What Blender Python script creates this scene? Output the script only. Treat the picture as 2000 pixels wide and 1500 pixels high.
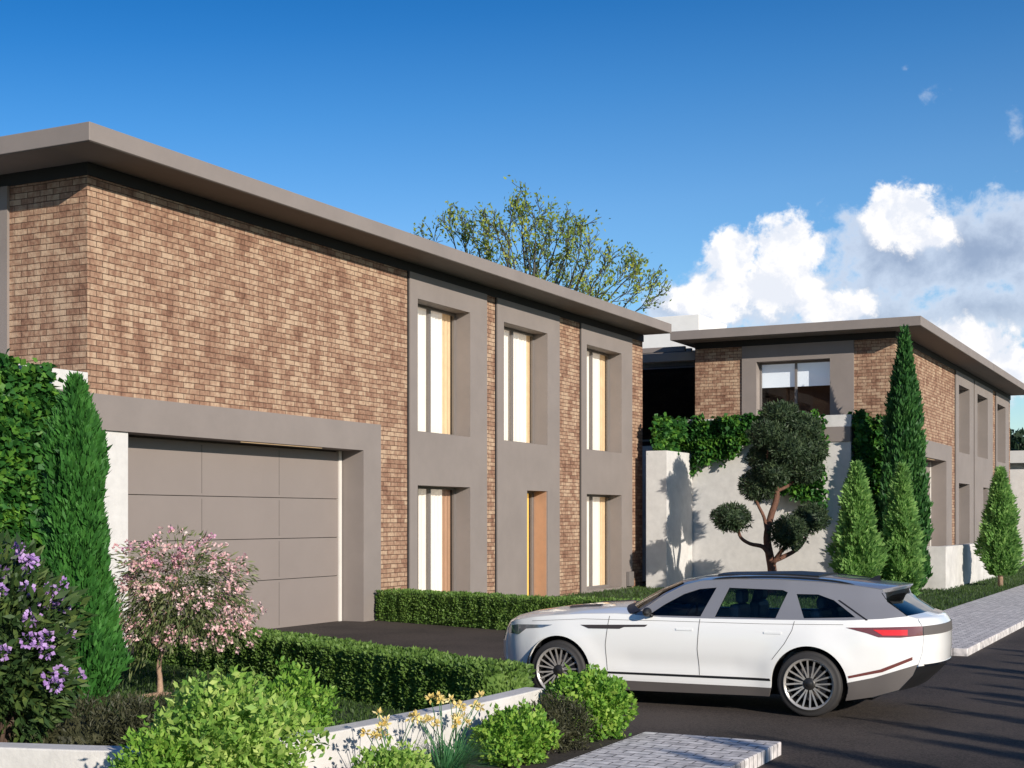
import bpy, bmesh, math, random
import numpy as np
from mathutils import Vector, Matrix
from mathutils.geometry import delaunay_2d_cdt
R = math.radians
for o in list(bpy.data.objects): bpy.data.objects.remove(o)
S = bpy.context.scene
col = S.collection
random.seed(7); rng = np.random.default_rng(11)

# ------------------------------------------------------------------ camera
cam_d = bpy.data.cameras.new('camera'); cam = bpy.data.objects.new('camera', cam_d); col.objects.link(cam)
CAMZ = 2.15; CF = .8909; SF = .4543; FPX = 2745.
cam.location = (0, 0, CAMZ)
cam.rotation_euler = (R(90), 0, -math.atan2(CF, SF))
cam_d.sensor_width = 36; cam_d.lens = FPX / 2000 * 36; cam_d.shift_y = .131
cam_d.clip_end = 3000; cam_d.clip_start = .1
S.camera = cam
# ------------------------------------------------------------------ sun and sky
EL = 19.0; SUNX, SUNY = -.60, -1.0
az = math.atan2(SUNX, SUNY)
sun_d = bpy.data.lights.new('sun', 'SUN'); sun = bpy.data.objects.new('sun', sun_d); col.objects.link(sun)
sun_d.energy = 4.9; sun_d.angle = R(.5); sun_d.color = (1, .93, .82)
sv = Vector((math.sin(az) * math.cos(R(EL)), math.cos(az) * math.cos(R(EL)), math.sin(R(EL))))
sun.rotation_euler = sv.to_track_quat('Z', 'Y').to_euler()
sun.location = (0, -30, 30)
S.view_settings.view_transform = 'Standard'; S.view_settings.look = 'None'
S.view_settings.exposure = .22; S.view_settings.gamma = 1
S.render.engine = 'CYCLES'
S.cycles.max_bounces = 8; S.cycles.transparent_max_bounces = 12

world = bpy.data.worlds.new("World"); S.world = world; world.use_nodes = True
def build_world():
    nt = world.node_tree; N = nt.nodes; L = nt.links; N.clear()
    def mth(op, a, b=None, c=None, clamp=False):
        n = N.new('ShaderNodeMath'); n.operation = op; n.use_clamp = clamp
        for i, v in enumerate((a, b, c)):
            if v is None: continue
            if isinstance(v, (int, float)): n.inputs[i].default_value = v
            else: L.new(v, n.inputs[i])
        return n.outputs[0]
    def mixc(f, a, b):
        n = N.new('ShaderNodeMix'); n.data_type = 'RGBA'
        for i, v in ((0, f), (6, a), (7, b)):
            if isinstance(v, (int, float)): n.inputs[i].default_value = v
            elif isinstance(v, tuple): n.inputs[i].default_value = (*v, 1)
            else: L.new(v, n.inputs[i])
        return n.outputs[2]
    def sstep(x, a, b):
        n = N.new('ShaderNodeMapRange'); n.interpolation_type = 'SMOOTHSTEP'
        L.new(x, n.inputs[0]); n.inputs[1].default_value = a; n.inputs[2].default_value = b
        return n.outputs[0]
    sky = N.new('ShaderNodeTexSky'); sky.sky_type = 'NISHITA'; sky.sun_disc = False
    sky.sun_elevation = R(EL); sky.sun_rotation = az % (2 * math.pi)
    sky.altitude = 800; sky.air_density = 1.15; sky.dust_density = .35; sky.ozone_density = 3.0
    hs = N.new('ShaderNodeHueSaturation'); hs.inputs['Saturation'].default_value = 1.14; hs.inputs['Value'].default_value = 1.25
    hs.inputs['Hue'].default_value = .494
    L.new(sky.outputs[0], hs.inputs['Color'])
    tc = N.new('ShaderNodeTexCoord'); sep = N.new('ShaderNodeSeparateXYZ'); L.new(tc.outputs['Generated'], sep.inputs[0])
    X, Y, Z = sep.outputs
    # azimuth measured clockwise from the street axis, elevation, both in degrees
    azn = mth('MULTIPLY', mth('ARCTAN2', mth('SUBTRACT', mth('MULTIPLY', X, SF), mth('MULTIPLY', Y, CF)),
                              mth('ADD', mth('MULTIPLY', X, CF), mth('MULTIPLY', Y, SF))), 57.2958)
    eln = mth('MULTIPLY', mth('ARCSINE', Z), 57.2958)
    # deeper blue towards the zenith, a little paler towards the sun side
    ee = mth('ADD', eln, mth('MULTIPLY', azn, -.10))
    rp = N.new('ShaderNodeValToRGB'); L.new(mth('MULTIPLY', ee, 1 / 30.), rp.inputs[0])
    E_ = rp.color_ramp.elements; E_[0].position = .05; E_[0].color = (.85, .92, 1, 1); E_[1].position = .76; E_[1].color = (.07, .41, .72, 1)
    for q, c_ in ((.40, (.62, .76, .95)), (.55, (.34, .62, .88)), (.66, (.17, .50, .80))):
        e_ = E_.new(q); e_.color = (*c_, 1)
    sk = N.new('ShaderNodeMix'); sk.data_type = 'RGBA'; sk.blend_type = 'MULTIPLY'; sk.inputs[0].default_value = 1
    L.new(hs.outputs[0], sk.inputs[6]); L.new(rp.outputs[0], sk.inputs[7])
    def noise(scale, det, rough, off=(0, 0), sy=1.0, dist=0.):
        cb = N.new('ShaderNodeCombineXYZ')
        L.new(mth('ADD', mth('MULTIPLY', azn, .1), off[0]), cb.inputs[0])
        L.new(mth('ADD', mth('MULTIPLY', eln, .1 * sy), off[1]), cb.inputs[1])
        n = N.new('ShaderNodeTexNoise'); n.inputs['Scale'].default_value = scale; n.inputs['Detail'].default_value = det
        n.inputs['Roughness'].default_value = rough; n.inputs['Distortion'].default_value = dist
        L.new(cb.outputs[0], n.inputs['Vector']); return n.outputs[0]
    def ang(px, py):
        u = (px - 1000) / FPX; v = (1012 - py) / FPX
        return math.degrees(math.atan(u)), math.degrees(math.atan(v / math.sqrt(1 + u * u)))
    def blob(px, py, rx, ry):
        a, e = ang(px, py); k = 57.3 / FPX
        dx = mth('MULTIPLY', mth('SUBTRACT', azn, a), 1 / (rx * k)); dy = mth('MULTIPLY', mth('SUBTRACT', eln, e), 1 / (ry * k))
        return mth('SUBTRACT', 1, mth('SQRT', mth('ADD', mth('MULTIPLY', dx, dx), mth('MULTIPLY', dy, dy))))
    def union(bl, k=.25):
        r = blob(*bl[0])
        for b in bl[1:]: r = mth('SMOOTH_MAX', r, blob(*b), k)
        return r
    n1 = noise(6.5, 9, .62, dist=.25); n2 = noise(15, 7, .6, (3, 3)); n1b = noise(6.5, 9, .62, (.05, .07), dist=.25)
    def dens(bl, amp, lo, hi):
        f = union(bl)
        f = mth('ADD', f, mth('MULTIPLY', mth('SUBTRACT', n1, .5), amp)); f = mth('ADD', f, mth('MULTIPLY', mth('SUBTRACT', n2, .5), amp * .42))
        return f, sstep(f, lo, hi)
    # grey underside masses, then the white heaps in front of them
    fg, dg = dens([(1760, 500, 210, 110), (1930, 490, 230, 120), (1500, 575, 240, 75), (1700, 640, 300, 70), (1950, 600, 200, 60), (2250, 520, 260, 190), (2500, 700, 300, 200), (1330, 600, 90, 50), (1890, 700, 150, 110)], 1.5, -.02, .42)
    fw, dw = dens([(1430, 500, 62, 62), (1535, 500, 85, 85), (1500, 560, 125, 60), (1380, 585, 85, 50), (1760, 425, 74, 66), (1730, 400, 40, 40), (1800, 455, 70, 45), (1870, 680, 130, 60), (1960, 720, 90, 60), (1620, 600, 90, 40), (2200, 480, 160, 110), (2360, 620, 200, 120)], 1.6, -.02, .34)
    _, dv = dens([(1815, 185, 26, 22), (1980, 250, 26, 34), (1770, 135, 12, 12), (1940, 365, 18, 12), (1985, 335, 18, 10)], 4.5, .2, 1.6)
    # far clouds all round the sky, away from the picture, so that glass and paint have something to mirror
    far = mth('MULTIPLY', sstep(noise(2.2, 8, .6, (7, 2), 2.0), .52, .68), sstep(mth('ABSOLUTE', azn), 45, 70))
    far = mth('MULTIPLY', far, mth('SUBTRACT', 1, sstep(eln, 15, 60)))
    lit = sstep(mth('SUBTRACT', n1, n1b), -.12, .10)
    core = sstep(fw, .0, .75)
    wcol = mixc(mth('MULTIPLY', lit, mth('SUBTRACT', 1.15, mth('MULTIPLY', core, .35)), clamp=True), (7.3, 7.6, 8.3), (9.5, 9.3, 9.2))
    gcol = mixc(sstep(fg, .1, 1.2), (5.9, 6.7, 8.0), (2.9, 3.6, 5.0))
    elf = sstep(eln, 4.0, 9.5)
    gcol = mixc(elf, (6.2, 6.8, 7.6), gcol)
    c = mixc(mth('MULTIPLY', dg, .90), sk.outputs[2], gcol)
    c = mixc(mth('MULTIPLY', dw, .97), c, wcol)
    c = mixc(mth('MULTIPLY', dv, .38), c, (8, 8.3, 8.6))
    c = mixc(mth('MULTIPLY', far, .8), c, (7, 7.3, 7.8))
    bg = N.new('ShaderNodeBackground'); bg.inputs['Strength'].default_value = .1
    L.new(c, bg.inputs['Color'])
    out = N.new('ShaderNodeOutputWorld'); L.new(bg.outputs[0], out.inputs['Surface'])
build_world()

# ------------------------------------------------------------------ materials
def new_mat(name):
    m = bpy.data.materials.new(name); m.use_nodes = True; nt = m.node_tree
    b = nt.nodes['Principled BSDF']; return m, nt, b
def plain(name, c, rough=.6, metal=0, var=.12, scale=3, bump=0, bscale=60, coat=0, spec=.5, emis=None, estr=0, coord='Object'):
    m, nt, b = new_mat(name); N = nt.nodes; L = nt.links
    b.inputs['Roughness'].default_value = rough; b.inputs['Metallic'].default_value = metal
    b.inputs['Coat Weight'].default_value = coat; b.inputs['Coat Roughness'].default_value = .03
    b.inputs['Specular IOR Level'].default_value = spec
    b.inputs['Base Color'].default_value = (*c, 1)
    tc = N.new('ShaderNodeTexCoord')
    if var:
        n = N.new('ShaderNodeTexNoise'); n.inputs['Scale'].default_value = scale; n.inputs['Detail'].default_value = 8; n.inputs['Roughness'].default_value = .65
        L.new(tc.outputs[coord], n.inputs['Vector'])
        r = N.new('ShaderNodeValToRGB'); r.color_ramp.elements[0].position = .3; r.color_ramp.elements[1].position = .7
        r.color_ramp.elements[0].color = (*[v * (1 - var) for v in c], 1); r.color_ramp.elements[1].color = (*[min(1, v * (1 + var)) for v in c], 1)
        L.new(n.outputs[0], r.inputs[0]); L.new(r.outputs[0], b.inputs['Base Color'])
    if bump:
        n2 = N.new('ShaderNodeTexNoise'); n2.inputs['Scale'].default_value = bscale; n2.inputs['Detail'].default_value = 6
        L.new(tc.outputs[coord], n2.inputs['Vector'])
        bp = N.new('ShaderNodeBump'); bp.inputs['Strength'].default_value = bump; bp.inputs['Distance'].default_value = .02
        L.new(n2.outputs[0], bp.inputs['Height']); L.new(bp.outputs[0], b.inputs['Normal'])
    if emis:
        b.inputs['Emission Color'].default_value = (*emis, 1); b.inputs['Emission Strength'].default_value = estr
    return m
def brick_mat():
    m, nt, b = new_mat('brick'); N = nt.nodes; L = nt.links
    uv = N.new('ShaderNodeUVMap')
    # slight wobble so courses are not ruler straight
    nz = N.new('ShaderNodeTexNoise'); nz.inputs['Scale'].default_value = 2.5; nz.inputs['Detail'].default_value = 3; L.new(uv.outputs[0], nz.inputs['Vector'])
    vm = N.new('ShaderNodeVectorMath'); vm.operation = 'MULTIPLY_ADD'; vm.inputs[1].default_value = (.02, .02, 0)
    L.new(nz.outputs['Color'], vm.inputs[0]); L.new(uv.outputs[0], vm.inputs[2])
    def bt(c1, c2, mc, bias, off):
        t = N.new('ShaderNodeTexBrick'); t.inputs['Scale'].default_value = 1
        t.inputs['Brick Width'].default_value = .28; t.inputs['Row Height'].default_value = .098; t.inputs['Mortar Size'].default_value = .008
        t.inputs['Mortar Smooth'].default_value = .7; t.inputs['Bias'].default_value = bias
        t.inputs['Color1'].default_value = c1; t.inputs['Color2'].default_value = c2; t.inputs['Mortar'].default_value = mc
        t.offset = .5; L.new(vm.outputs[0], t.inputs['Vector']); return t
    bA = bt((0, 0, 0, 1), (1, 1, 1, 1), (.5, .5, .5, 1), 0, 0)
    # big tonal patches: whole groups of bricks paler or redder
    n = N.new('ShaderNodeTexNoise'); n.inputs['Scale'].default_value = 1.7; n.inputs['Detail'].default_value = 7; n.inputs['Roughness'].default_value = .7
    mp = N.new('ShaderNodeMapping'); mp.inputs['Scale'].default_value = (1.5, .55, 1); L.new(uv.outputs[0], mp.inputs[0]); L.new(mp.outputs[0], n.inputs['Vector'])
    n3 = N.new('ShaderNodeTexNoise'); n3.inputs['Scale'].default_value = 13; n3.inputs['Detail'].default_value = 6; L.new(uv.outputs[0], n3.inputs['Vector'])
    add = N.new('ShaderNodeMath'); add.operation = 'MULTIPLY_ADD'; L.new(bA.outputs['Color'], add.inputs[0]); add.inputs[1].default_value = .25
    L.new(n.outputs[0], add.inputs[2])
    add2 = N.new('ShaderNodeMath'); add2.operation = 'MULTIPLY_ADD'; L.new(n3.outputs[0], add2.inputs[0]); add2.inputs[1].default_value = .50; L.new(add.outputs[0], add2.inputs[2])
    r = N.new('ShaderNodeValToRGB'); cr = r.color_ramp
    cr.elements[0].position = .5; cr.elements[0].color = (.105, .052, .034, 1)
    cr.elements[1].position = 1.14 if False else 1.0; cr.elements[1].color = (.45, .315, .215, 1)
    e = cr.elements.new(.66); e.color = (.222, .118, .078, 1)
    e = cr.elements.new(.84); e.color = (.325, .198, .132, 1)
    sb_ = N.new('ShaderNodeMath'); sb_.operation = 'SUBTRACT'; sb_.inputs[1].default_value = .04; L.new(add2.outputs[0], sb_.inputs[0]); L.new(sb_.outputs[0], r.inputs[0])
    mx = N.new('ShaderNodeMix'); mx.data_type = 'RGBA'; L.new(bA.outputs['Fac'], mx.inputs[0]); L.new(r.outputs[0], mx.inputs[6]); mx.inputs[7].default_value = (.105, .062, .042, 1)
    L.new(mx.outputs[2], b.inputs['Base Color']); b.inputs['Roughness'].default_value = .9; b.inputs['Specular IOR Level'].default_value = .2
    h = N.new('ShaderNodeMath'); h.operation = 'SUBTRACT'; L.new(n3.outputs[0], h.inputs[0]); L.new(bA.outputs['Fac'], h.inputs[1])
    bp = N.new('ShaderNodeBump'); bp.inputs['Strength'].default_value = .8; bp.inputs['Distance'].default_value = .018
    L.new(h.outputs[0], bp.inputs['Height']); L.new(bp.outputs[0], b.inputs['Normal'])
    return m
def paver_mat():
    m, nt, b = new_mat('paving'); N = nt.nodes; L = nt.links
    tc = N.new('ShaderNodeTexCoord')
    mp = N.new('ShaderNodeMapping'); mp.inputs['Rotation'].default_value = (0, 0, R(90)); L.new(tc.outputs['Object'], mp.inputs[0])
    t = N.new('ShaderNodeTexBrick'); t.inputs['Scale'].default_value = 1; t.inputs['Brick Width'].default_value = .24; t.inputs['Row Height'].default_value = .12
    t.inputs['Mortar Size'].default_value = .007; t.inputs['Color1'].default_value = (.68, .65, .63, 1); t.inputs['Color2'].default_value = (.50, .47, .46, 1); t.inputs['Mortar'].default_value = (.10, .09, .09, 1)
    L.new(mp.outputs[0], t.inputs['Vector'])
    n = N.new('ShaderNodeTexNoise'); n.inputs['Scale'].default_value = 9; n.inputs['Detail'].default_value = 8; L.new(tc.outputs['Object'], n.inputs['Vector'])
    mx = N.new('ShaderNodeMix'); mx.data_type = 'RGBA'; mx.blend_type = 'MULTIPLY'; mx.inputs[0].default_value = 1
    r = N.new('ShaderNodeValToRGB'); r.color_ramp.elements[0].position = .3; r.color_ramp.elements[0].color = (.62, .62, .63, 1); r.color_ramp.elements[1].position = .6; r.color_ramp.elements[1].color = (1.25, 1.22, 1.2, 1)
    L.new(n.outputs[0], r.inputs[0]); L.new(t.outputs['Color'], mx.inputs[6]); L.new(r.outputs[0], mx.inputs[7]); L.new(mx.outputs[2], b.inputs['Base Color'])
    b.inputs['Roughness'].default_value = .85
    s = N.new('ShaderNodeMath'); s.operation = 'SUBTRACT'; L.new(n.outputs[0], s.inputs[0]); L.new(t.outputs['Fac'], s.inputs[1])
    bp = N.new('ShaderNodeBump'); bp.inputs['Strength'].default_value = .5; bp.inputs['Distance'].default_value = .01; L.new(s.outputs[0], bp.inputs['Height']); L.new(bp.outputs[0], b.inputs['Normal'])
    return m
def asphalt_mat():
    m, nt, b = new_mat('asphalt'); N = nt.nodes; L = nt.links
    tc = N.new('ShaderNodeTexCoord')
    n = N.new('ShaderNodeTexNoise'); n.inputs['Scale'].default_value = 45; n.inputs['Detail'].default_value = 6; n.inputs['Roughness'].default_value = .7; L.new(tc.outputs['Object'], n.inputs['Vector'])
    n2 = N.new('ShaderNodeTexNoise'); n2.inputs['Scale'].default_value = .6; n2.inputs['Detail'].default_value = 7; L.new(tc.outputs['Object'], n2.inputs['Vector'])
    vo = N.new('ShaderNodeTexVoronoi'); vo.inputs['Scale'].default_value = 55; L.new(tc.outputs['Object'], vo.inputs['Vector'])
    ad = N.new('ShaderNodeMath'); ad.operation = 'MULTIPLY_ADD'; L.new(n2.outputs[0], ad.inputs[0]); ad.inputs[1].default_value = .7; L.new(n.outputs[0], ad.inputs[2])
    r = N.new('ShaderNodeValToRGB'); r.color_ramp.elements[0].position = .62; r.color_ramp.elements[0].color = (.022, .017, .015, 1); r.color_ramp.elements[1].position = 1; r.color_ramp.elements[1].color = (.078, .060, .050, 1)
    sv_ = N.new('ShaderNodeSeparateColor'); L.new(vo.outputs['Color'], sv_.inputs[0])
    a3 = N.new('ShaderNodeMath'); a3.operation = 'MULTIPLY_ADD'; L.new(sv_.outputs[0], a3.inputs[0]); a3.inputs[1].default_value = .34; L.new(ad.outputs[0], a3.inputs[2])
    a4 = N.new('ShaderNodeMath'); a4.operation = 'SUBTRACT'; L.new(a3.outputs[0], a4.inputs[0]); a4.inputs[1].default_value = .17
    L.new(a4.outputs[0], r.inputs[0]); L.new(r.outputs[0], b.inputs['Base Color']); b.inputs['Roughness'].default_value = .85; b.inputs['Specular IOR Level'].default_value = .3
    bp = N.new('ShaderNodeBump'); bp.inputs['Strength'].default_value = .6; bp.inputs['Distance'].default_value = .008; L.new(n.outputs[0], bp.inputs['Height']); L.new(bp.outputs[0], b.inputs['Normal'])
    return m
def leaf_mat(name, cols, trans=.35, rough=.55, nscale=3.5):
    """cols: three colours dark -> light, chosen per leaf and by patches of the plant"""
    m, nt, b = new_mat(name); N = nt.nodes; L = nt.links
    g = N.new('ShaderNodeNewGeometry'); tc = N.new('ShaderNodeTexCoord')
    n = N.new('ShaderNodeTexNoise'); n.inputs['Scale'].default_value = nscale; n.inputs['Detail'].default_value = 3; L.new(tc.outputs['Object'], n.inputs['Vector'])
    a = N.new('ShaderNodeMath'); a.operation = 'MULTIPLY_ADD'; L.new(g.outputs['Random Per Island'], a.inputs[0]); a.inputs[1].default_value = .55
    s = N.new('ShaderNodeMath'); s.operation = 'MULTIPLY_ADD'; L.new(n.outputs[0], s.inputs[0]); s.inputs[1].default_value = 1.5; s.inputs[2].default_value = -.52; L.new(s.outputs[0], a.inputs[2])
    r = N.new('ShaderNodeValToRGB'); r.color_ramp.elements[0].color = (*cols[0], 1); r.color_ramp.elements[1].color = (*cols[2], 1); e = r.color_ramp.elements.new(.5); e.color = (*cols[1], 1)
    L.new(a.outputs[0], r.inputs[0]); L.new(r.outputs[0], b.inputs['Base Color']); b.inputs['Roughness'].default_value = rough; b.inputs['Specular IOR Level'].default_value = .35
    tr = N.new('ShaderNodeBsdfTranslucent'); L.new(r.outputs[0], tr.inputs['Color'])
    ms = N.new('ShaderNodeMixShader'); ms.inputs[0].default_value = trans; L.new(b.outputs[0], ms.inputs[1]); L.new(tr.outputs[0], ms.inputs[2])
    L.new(ms.outputs[0], N['Material Output'].inputs['Surface']); return m
def glass_mat(name, tint=(.9, .95, .95), refl=1.0, ior=1.5):
    m, nt, b = new_mat(name); N = nt.nodes; L = nt.links; N.remove(b)
    t = N.new('ShaderNodeBsdfTransparent'); t.inputs[0].default_value = (*tint, 1)
    g = N.new('ShaderNodeBsdfGlossy'); g.inputs['Roughness'].default_value = .01
    f = N.new('ShaderNodeFresnel'); f.inputs[0].default_value = ior
    ms = N.new('ShaderNodeMixShader'); L.new(f.outputs[0], ms.inputs[0]); L.new(t.outputs[0], ms.inputs[1]); L.new(g.outputs[0], ms.inputs[2])
    L.new(ms.outputs[0], N['Material Output'].inputs['Surface']); return m

M = dict(
    brick=brick_mat(), paving=paver_mat(), asphalt=asphalt_mat(),
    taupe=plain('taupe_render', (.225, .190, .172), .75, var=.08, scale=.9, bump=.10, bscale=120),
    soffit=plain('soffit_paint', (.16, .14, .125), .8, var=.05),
    shade_band=plain('shade_black', (.012, .011, .011), .7, var=.05),  # near black, shade put into the colour of bands and strips
    door=plain('door_panel', (.235, .195, .175), .6, var=.04, scale=1),
    seam=plain('door_seam', (.10, .085, .075), .8, var=0),
    white=plain('white_plaster', (.58, .555, .53), .85, var=.10, scale=4, bump=.15, bscale=40),
    concrete=plain('pale_concrete', (.58, .55, .52), .85, var=.16, scale=2.2, bump=.2, bscale=25),
    trim=plain('light_trim', (.62, .58, .53), .5, var=.05),
    roofbox=plain('white_roof_render', (.75, .73, .70), .8, var=.04),
    frame=plain('window_frame', (.17, .15, .14), .5, var=.04),
    glass=glass_mat('window_glass', (.93, .95, .95)),
    darkglass=glass_mat('dark_glass', (.25, .27, .28)),
    curtain=plain('glowing_white_curtain', (.66, .60, .55), .9, var=.04, scale=6, emis=(1, .82, .64), estr=.26),  # emission adds the lit glow to the white cloth
    gold=plain('golden_lit_wall', (.60, .43, .27), .8, var=.12, scale=5, emis=(1, .62, .30), estr=.14),  # warm light on the room wall, put into colour and glow
    goldlit=plain('golden_glow_panel', (.75, .45, .12), .8, var=.05, emis=(1, .58, .12), estr=.45),  # golden interior light painted as a glowing colour
    copper=plain('copper_reveal', (.42, .24, .15), .5, var=.08),
    lamp=plain('lamp_strip', (1, .85, .6), .5, var=0, emis=(1, .68, .36), estr=.5),
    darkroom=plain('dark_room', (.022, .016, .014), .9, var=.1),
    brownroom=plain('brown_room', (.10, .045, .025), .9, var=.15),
    blind=plain('roller_blind', (.80, .83, .90), .8, var=.02, emis=(.8, .85, 1), estr=.12),  # white blind with a faint emission added to brighten it
    soil=plain('soil', (.03, .022, .016), .95, var=.35, scale=12, bump=.5, bscale=30),
    grass=plain('lawn_green', (.030, .060, .014), .95, var=.5, scale=9, bump=.7, bscale=120),
    land=plain('land', (.06, .075, .035), .95, var=.3, scale=.3),
    bark=plain('bark', (.085, .05, .035), .9, var=.35, scale=14, bump=.6, bscale=40),
    redbark=plain('red_bark', (.13, .06, .038), .9, var=.4, scale=12, bump=.6, bscale=40),
    palebark=plain('pale_bark', (.34, .22, .15), .9, var=.3, scale=20, bump=.5, bscale=50),
    greybark=plain('grey_bark', (.06, .06, .055), .9, var=.3, scale=6),
    # car
    paint=plain('white_car_paint', (.89, .87, .84), .25, var=0, coat=1.0),
    greypaint=plain('grey_car_paint', (.27, .265, .28), .3, metal=.25, var=0, coat=.9),
    clad=plain('grey_cladding', (.115, .10, .093), .55, var=.05),
    blackp=plain('black_plastic', (.012, .012, .013), .45, var=0),
    rubber=plain('tyre_rubber', (.030, .027, .026), .7, var=.1, scale=20),
    alloy=plain('alloy', (.46, .43, .40), .3, metal=.45, var=0),
    alloydark=plain('dark_alloy', (.05, .047, .045), .4, metal=.6, var=0),
    chrome=plain('chrome', (.75, .72, .70), .15, metal=1, var=0),
    redlens=plain('red_lens', (.55, .02, .015), .15, var=0, coat=1, emis=(1, .05, .03), estr=.25),
    redlens2=plain('smoked_lens', (.17, .055, .05), .2, var=0, coat=1),
    lens=plain('clear_lens', (.30, .32, .35), .1, metal=.6, var=.3, scale=14, coat=1),
    carglass=glass_mat('car_glass', (.66, .74, .77)),
    leather=plain('seat_leather', (.22, .21, .21), .6, var=.1),
    darkleather=plain('dark_cabin', (.02, .022, .028), .6, var=.1),
    bonnet_vent=plain('bonnet_vent', (.05, .04, .04), .5, var=0),
    # foliage
    cypress=leaf_mat('cypress_leaf', ((.018, .075, .014), (.045, .165, .028), (.085, .245, .045)), .3),
    cypress2=leaf_mat('far_cypress_leaf', ((.015, .065, .018), (.042, .135, .030), (.085, .205, .045)), .25, nscale=1.5),
    thuja=leaf_mat('thuja_leaf', ((.07, .16, .035), (.22, .41, .11), (.46, .66, .22)), .5, nscale=2),
    hedge=leaf_mat('hedge_leaf', ((.045, .10, .018), (.12, .215, .04), (.23, .35, .08)), .4, nscale=5),
    ivy=leaf_mat('ivy_leaf', ((.012, .058, .012), (.035, .135, .022), (.15, .31, .035)), .3, nscale=2.6),
    lime=leaf_mat('lime_leaf', ((.07, .20, .025), (.20, .39, .05), (.42, .56, .10)), .42, nscale=5),
    limeb=leaf_mat('bright_leaf', ((.10, .24, .04), (.28, .46, .08), (.62, .70, .22)), .42, nscale=6),
    yellowg=leaf_mat('yellow_leaf', ((.16, .24, .03), (.38, .42, .06), (.62, .50, .12)), .4, nscale=6),
    olive=leaf_mat('dark_shrub_leaf', ((.018, .020, .010), (.045, .048, .022), (.095, .092, .045)), .2, nscale=7),
    oleander=leaf_mat('oleander_leaf', ((.045, .07, .02), (.12, .155, .05), (.28, .29, .15)), .3, nscale=5),
    rhodo=leaf_mat('broad_leaf', ((.014, .036, .010), (.042, .085, .022), (.14, .19, .045)), .25, nscale=5),
    pink=leaf_mat('pink_petal', ((.74, .36, .40), (.90, .58, .58), (.96, .82, .76)), .4, nscale=3),
    pinktop=leaf_mat('rose_petal', ((.60, .24, .38), (.78, .42, .58), (.90, .62, .70)), .4, nscale=3),
    purple=leaf_mat('purple_petal', ((.36, .18, .50), (.56, .34, .70), (.78, .58, .88)), .4, nscale=7),
    yellow=leaf_mat('yellow_petal', ((.72, .48, .10), (.88, .70, .26), (.95, .86, .55)), .35, nscale=6),
    pine=leaf_mat('pine_needles', ((.012, .026, .012), (.034, .060, .026), (.085, .115, .05)), .15, nscale=5),
    treeleaf=leaf_mat('tree_leaf', ((.13, .18, .04), (.30, .40, .07), (.62, .60, .10)), .5, nscale=.6),
    darktree=leaf_mat('dark_tree_leaf', ((.006, .016, .008), (.012, .030, .012), (.025, .050, .018)), .2, nscale=.5),
    blade=leaf_mat('blade_leaf', ((.02, .11, .04), (.06, .20, .07), (.14, .30, .10)), .3, nscale=5),
    grassblade=leaf_mat('grass_blade', ((.018, .045, .008), (.045, .09, .015), (.08, .13, .03)), .3, nscale=1.5),
)

# ------------------------------------------------------------------ object helpers
def tag(o, label=None, cat=None, group=None, kind=None):
    if label: o['label'] = label
    if cat: o['category'] = cat
    if group: o['group'] = group
    if kind: o['kind'] = kind
    return o
def empty(name, loc, label, cat, group=None, rz=0):
    o = bpy.data.objects.new(name, None); col.objects.link(o); o.location = loc; o.rotation_euler = (0, 0, rz)
    o.empty_display_size = .2
    return tag(o, label, cat, group)
def link(name, me, mat, parent=None, smooth=False):
    o = bpy.data.objects.new(name, me); col.objects.link(o)
    if mat: me.materials.append(mat)
    if smooth: me.polygons.foreach_set('use_smooth', [True] * len(me.polygons))
    if parent:
        o.parent = parent
        o.matrix_parent_inverse = Matrix.Identity(4)
    return o
def local(parent, *loc):
    """world point -> coordinates of an unrotated parent (or its own parent)"""
    p = Vector(loc)
    while parent is not None: p = p - parent.location; parent = parent.parent
    return p

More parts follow.
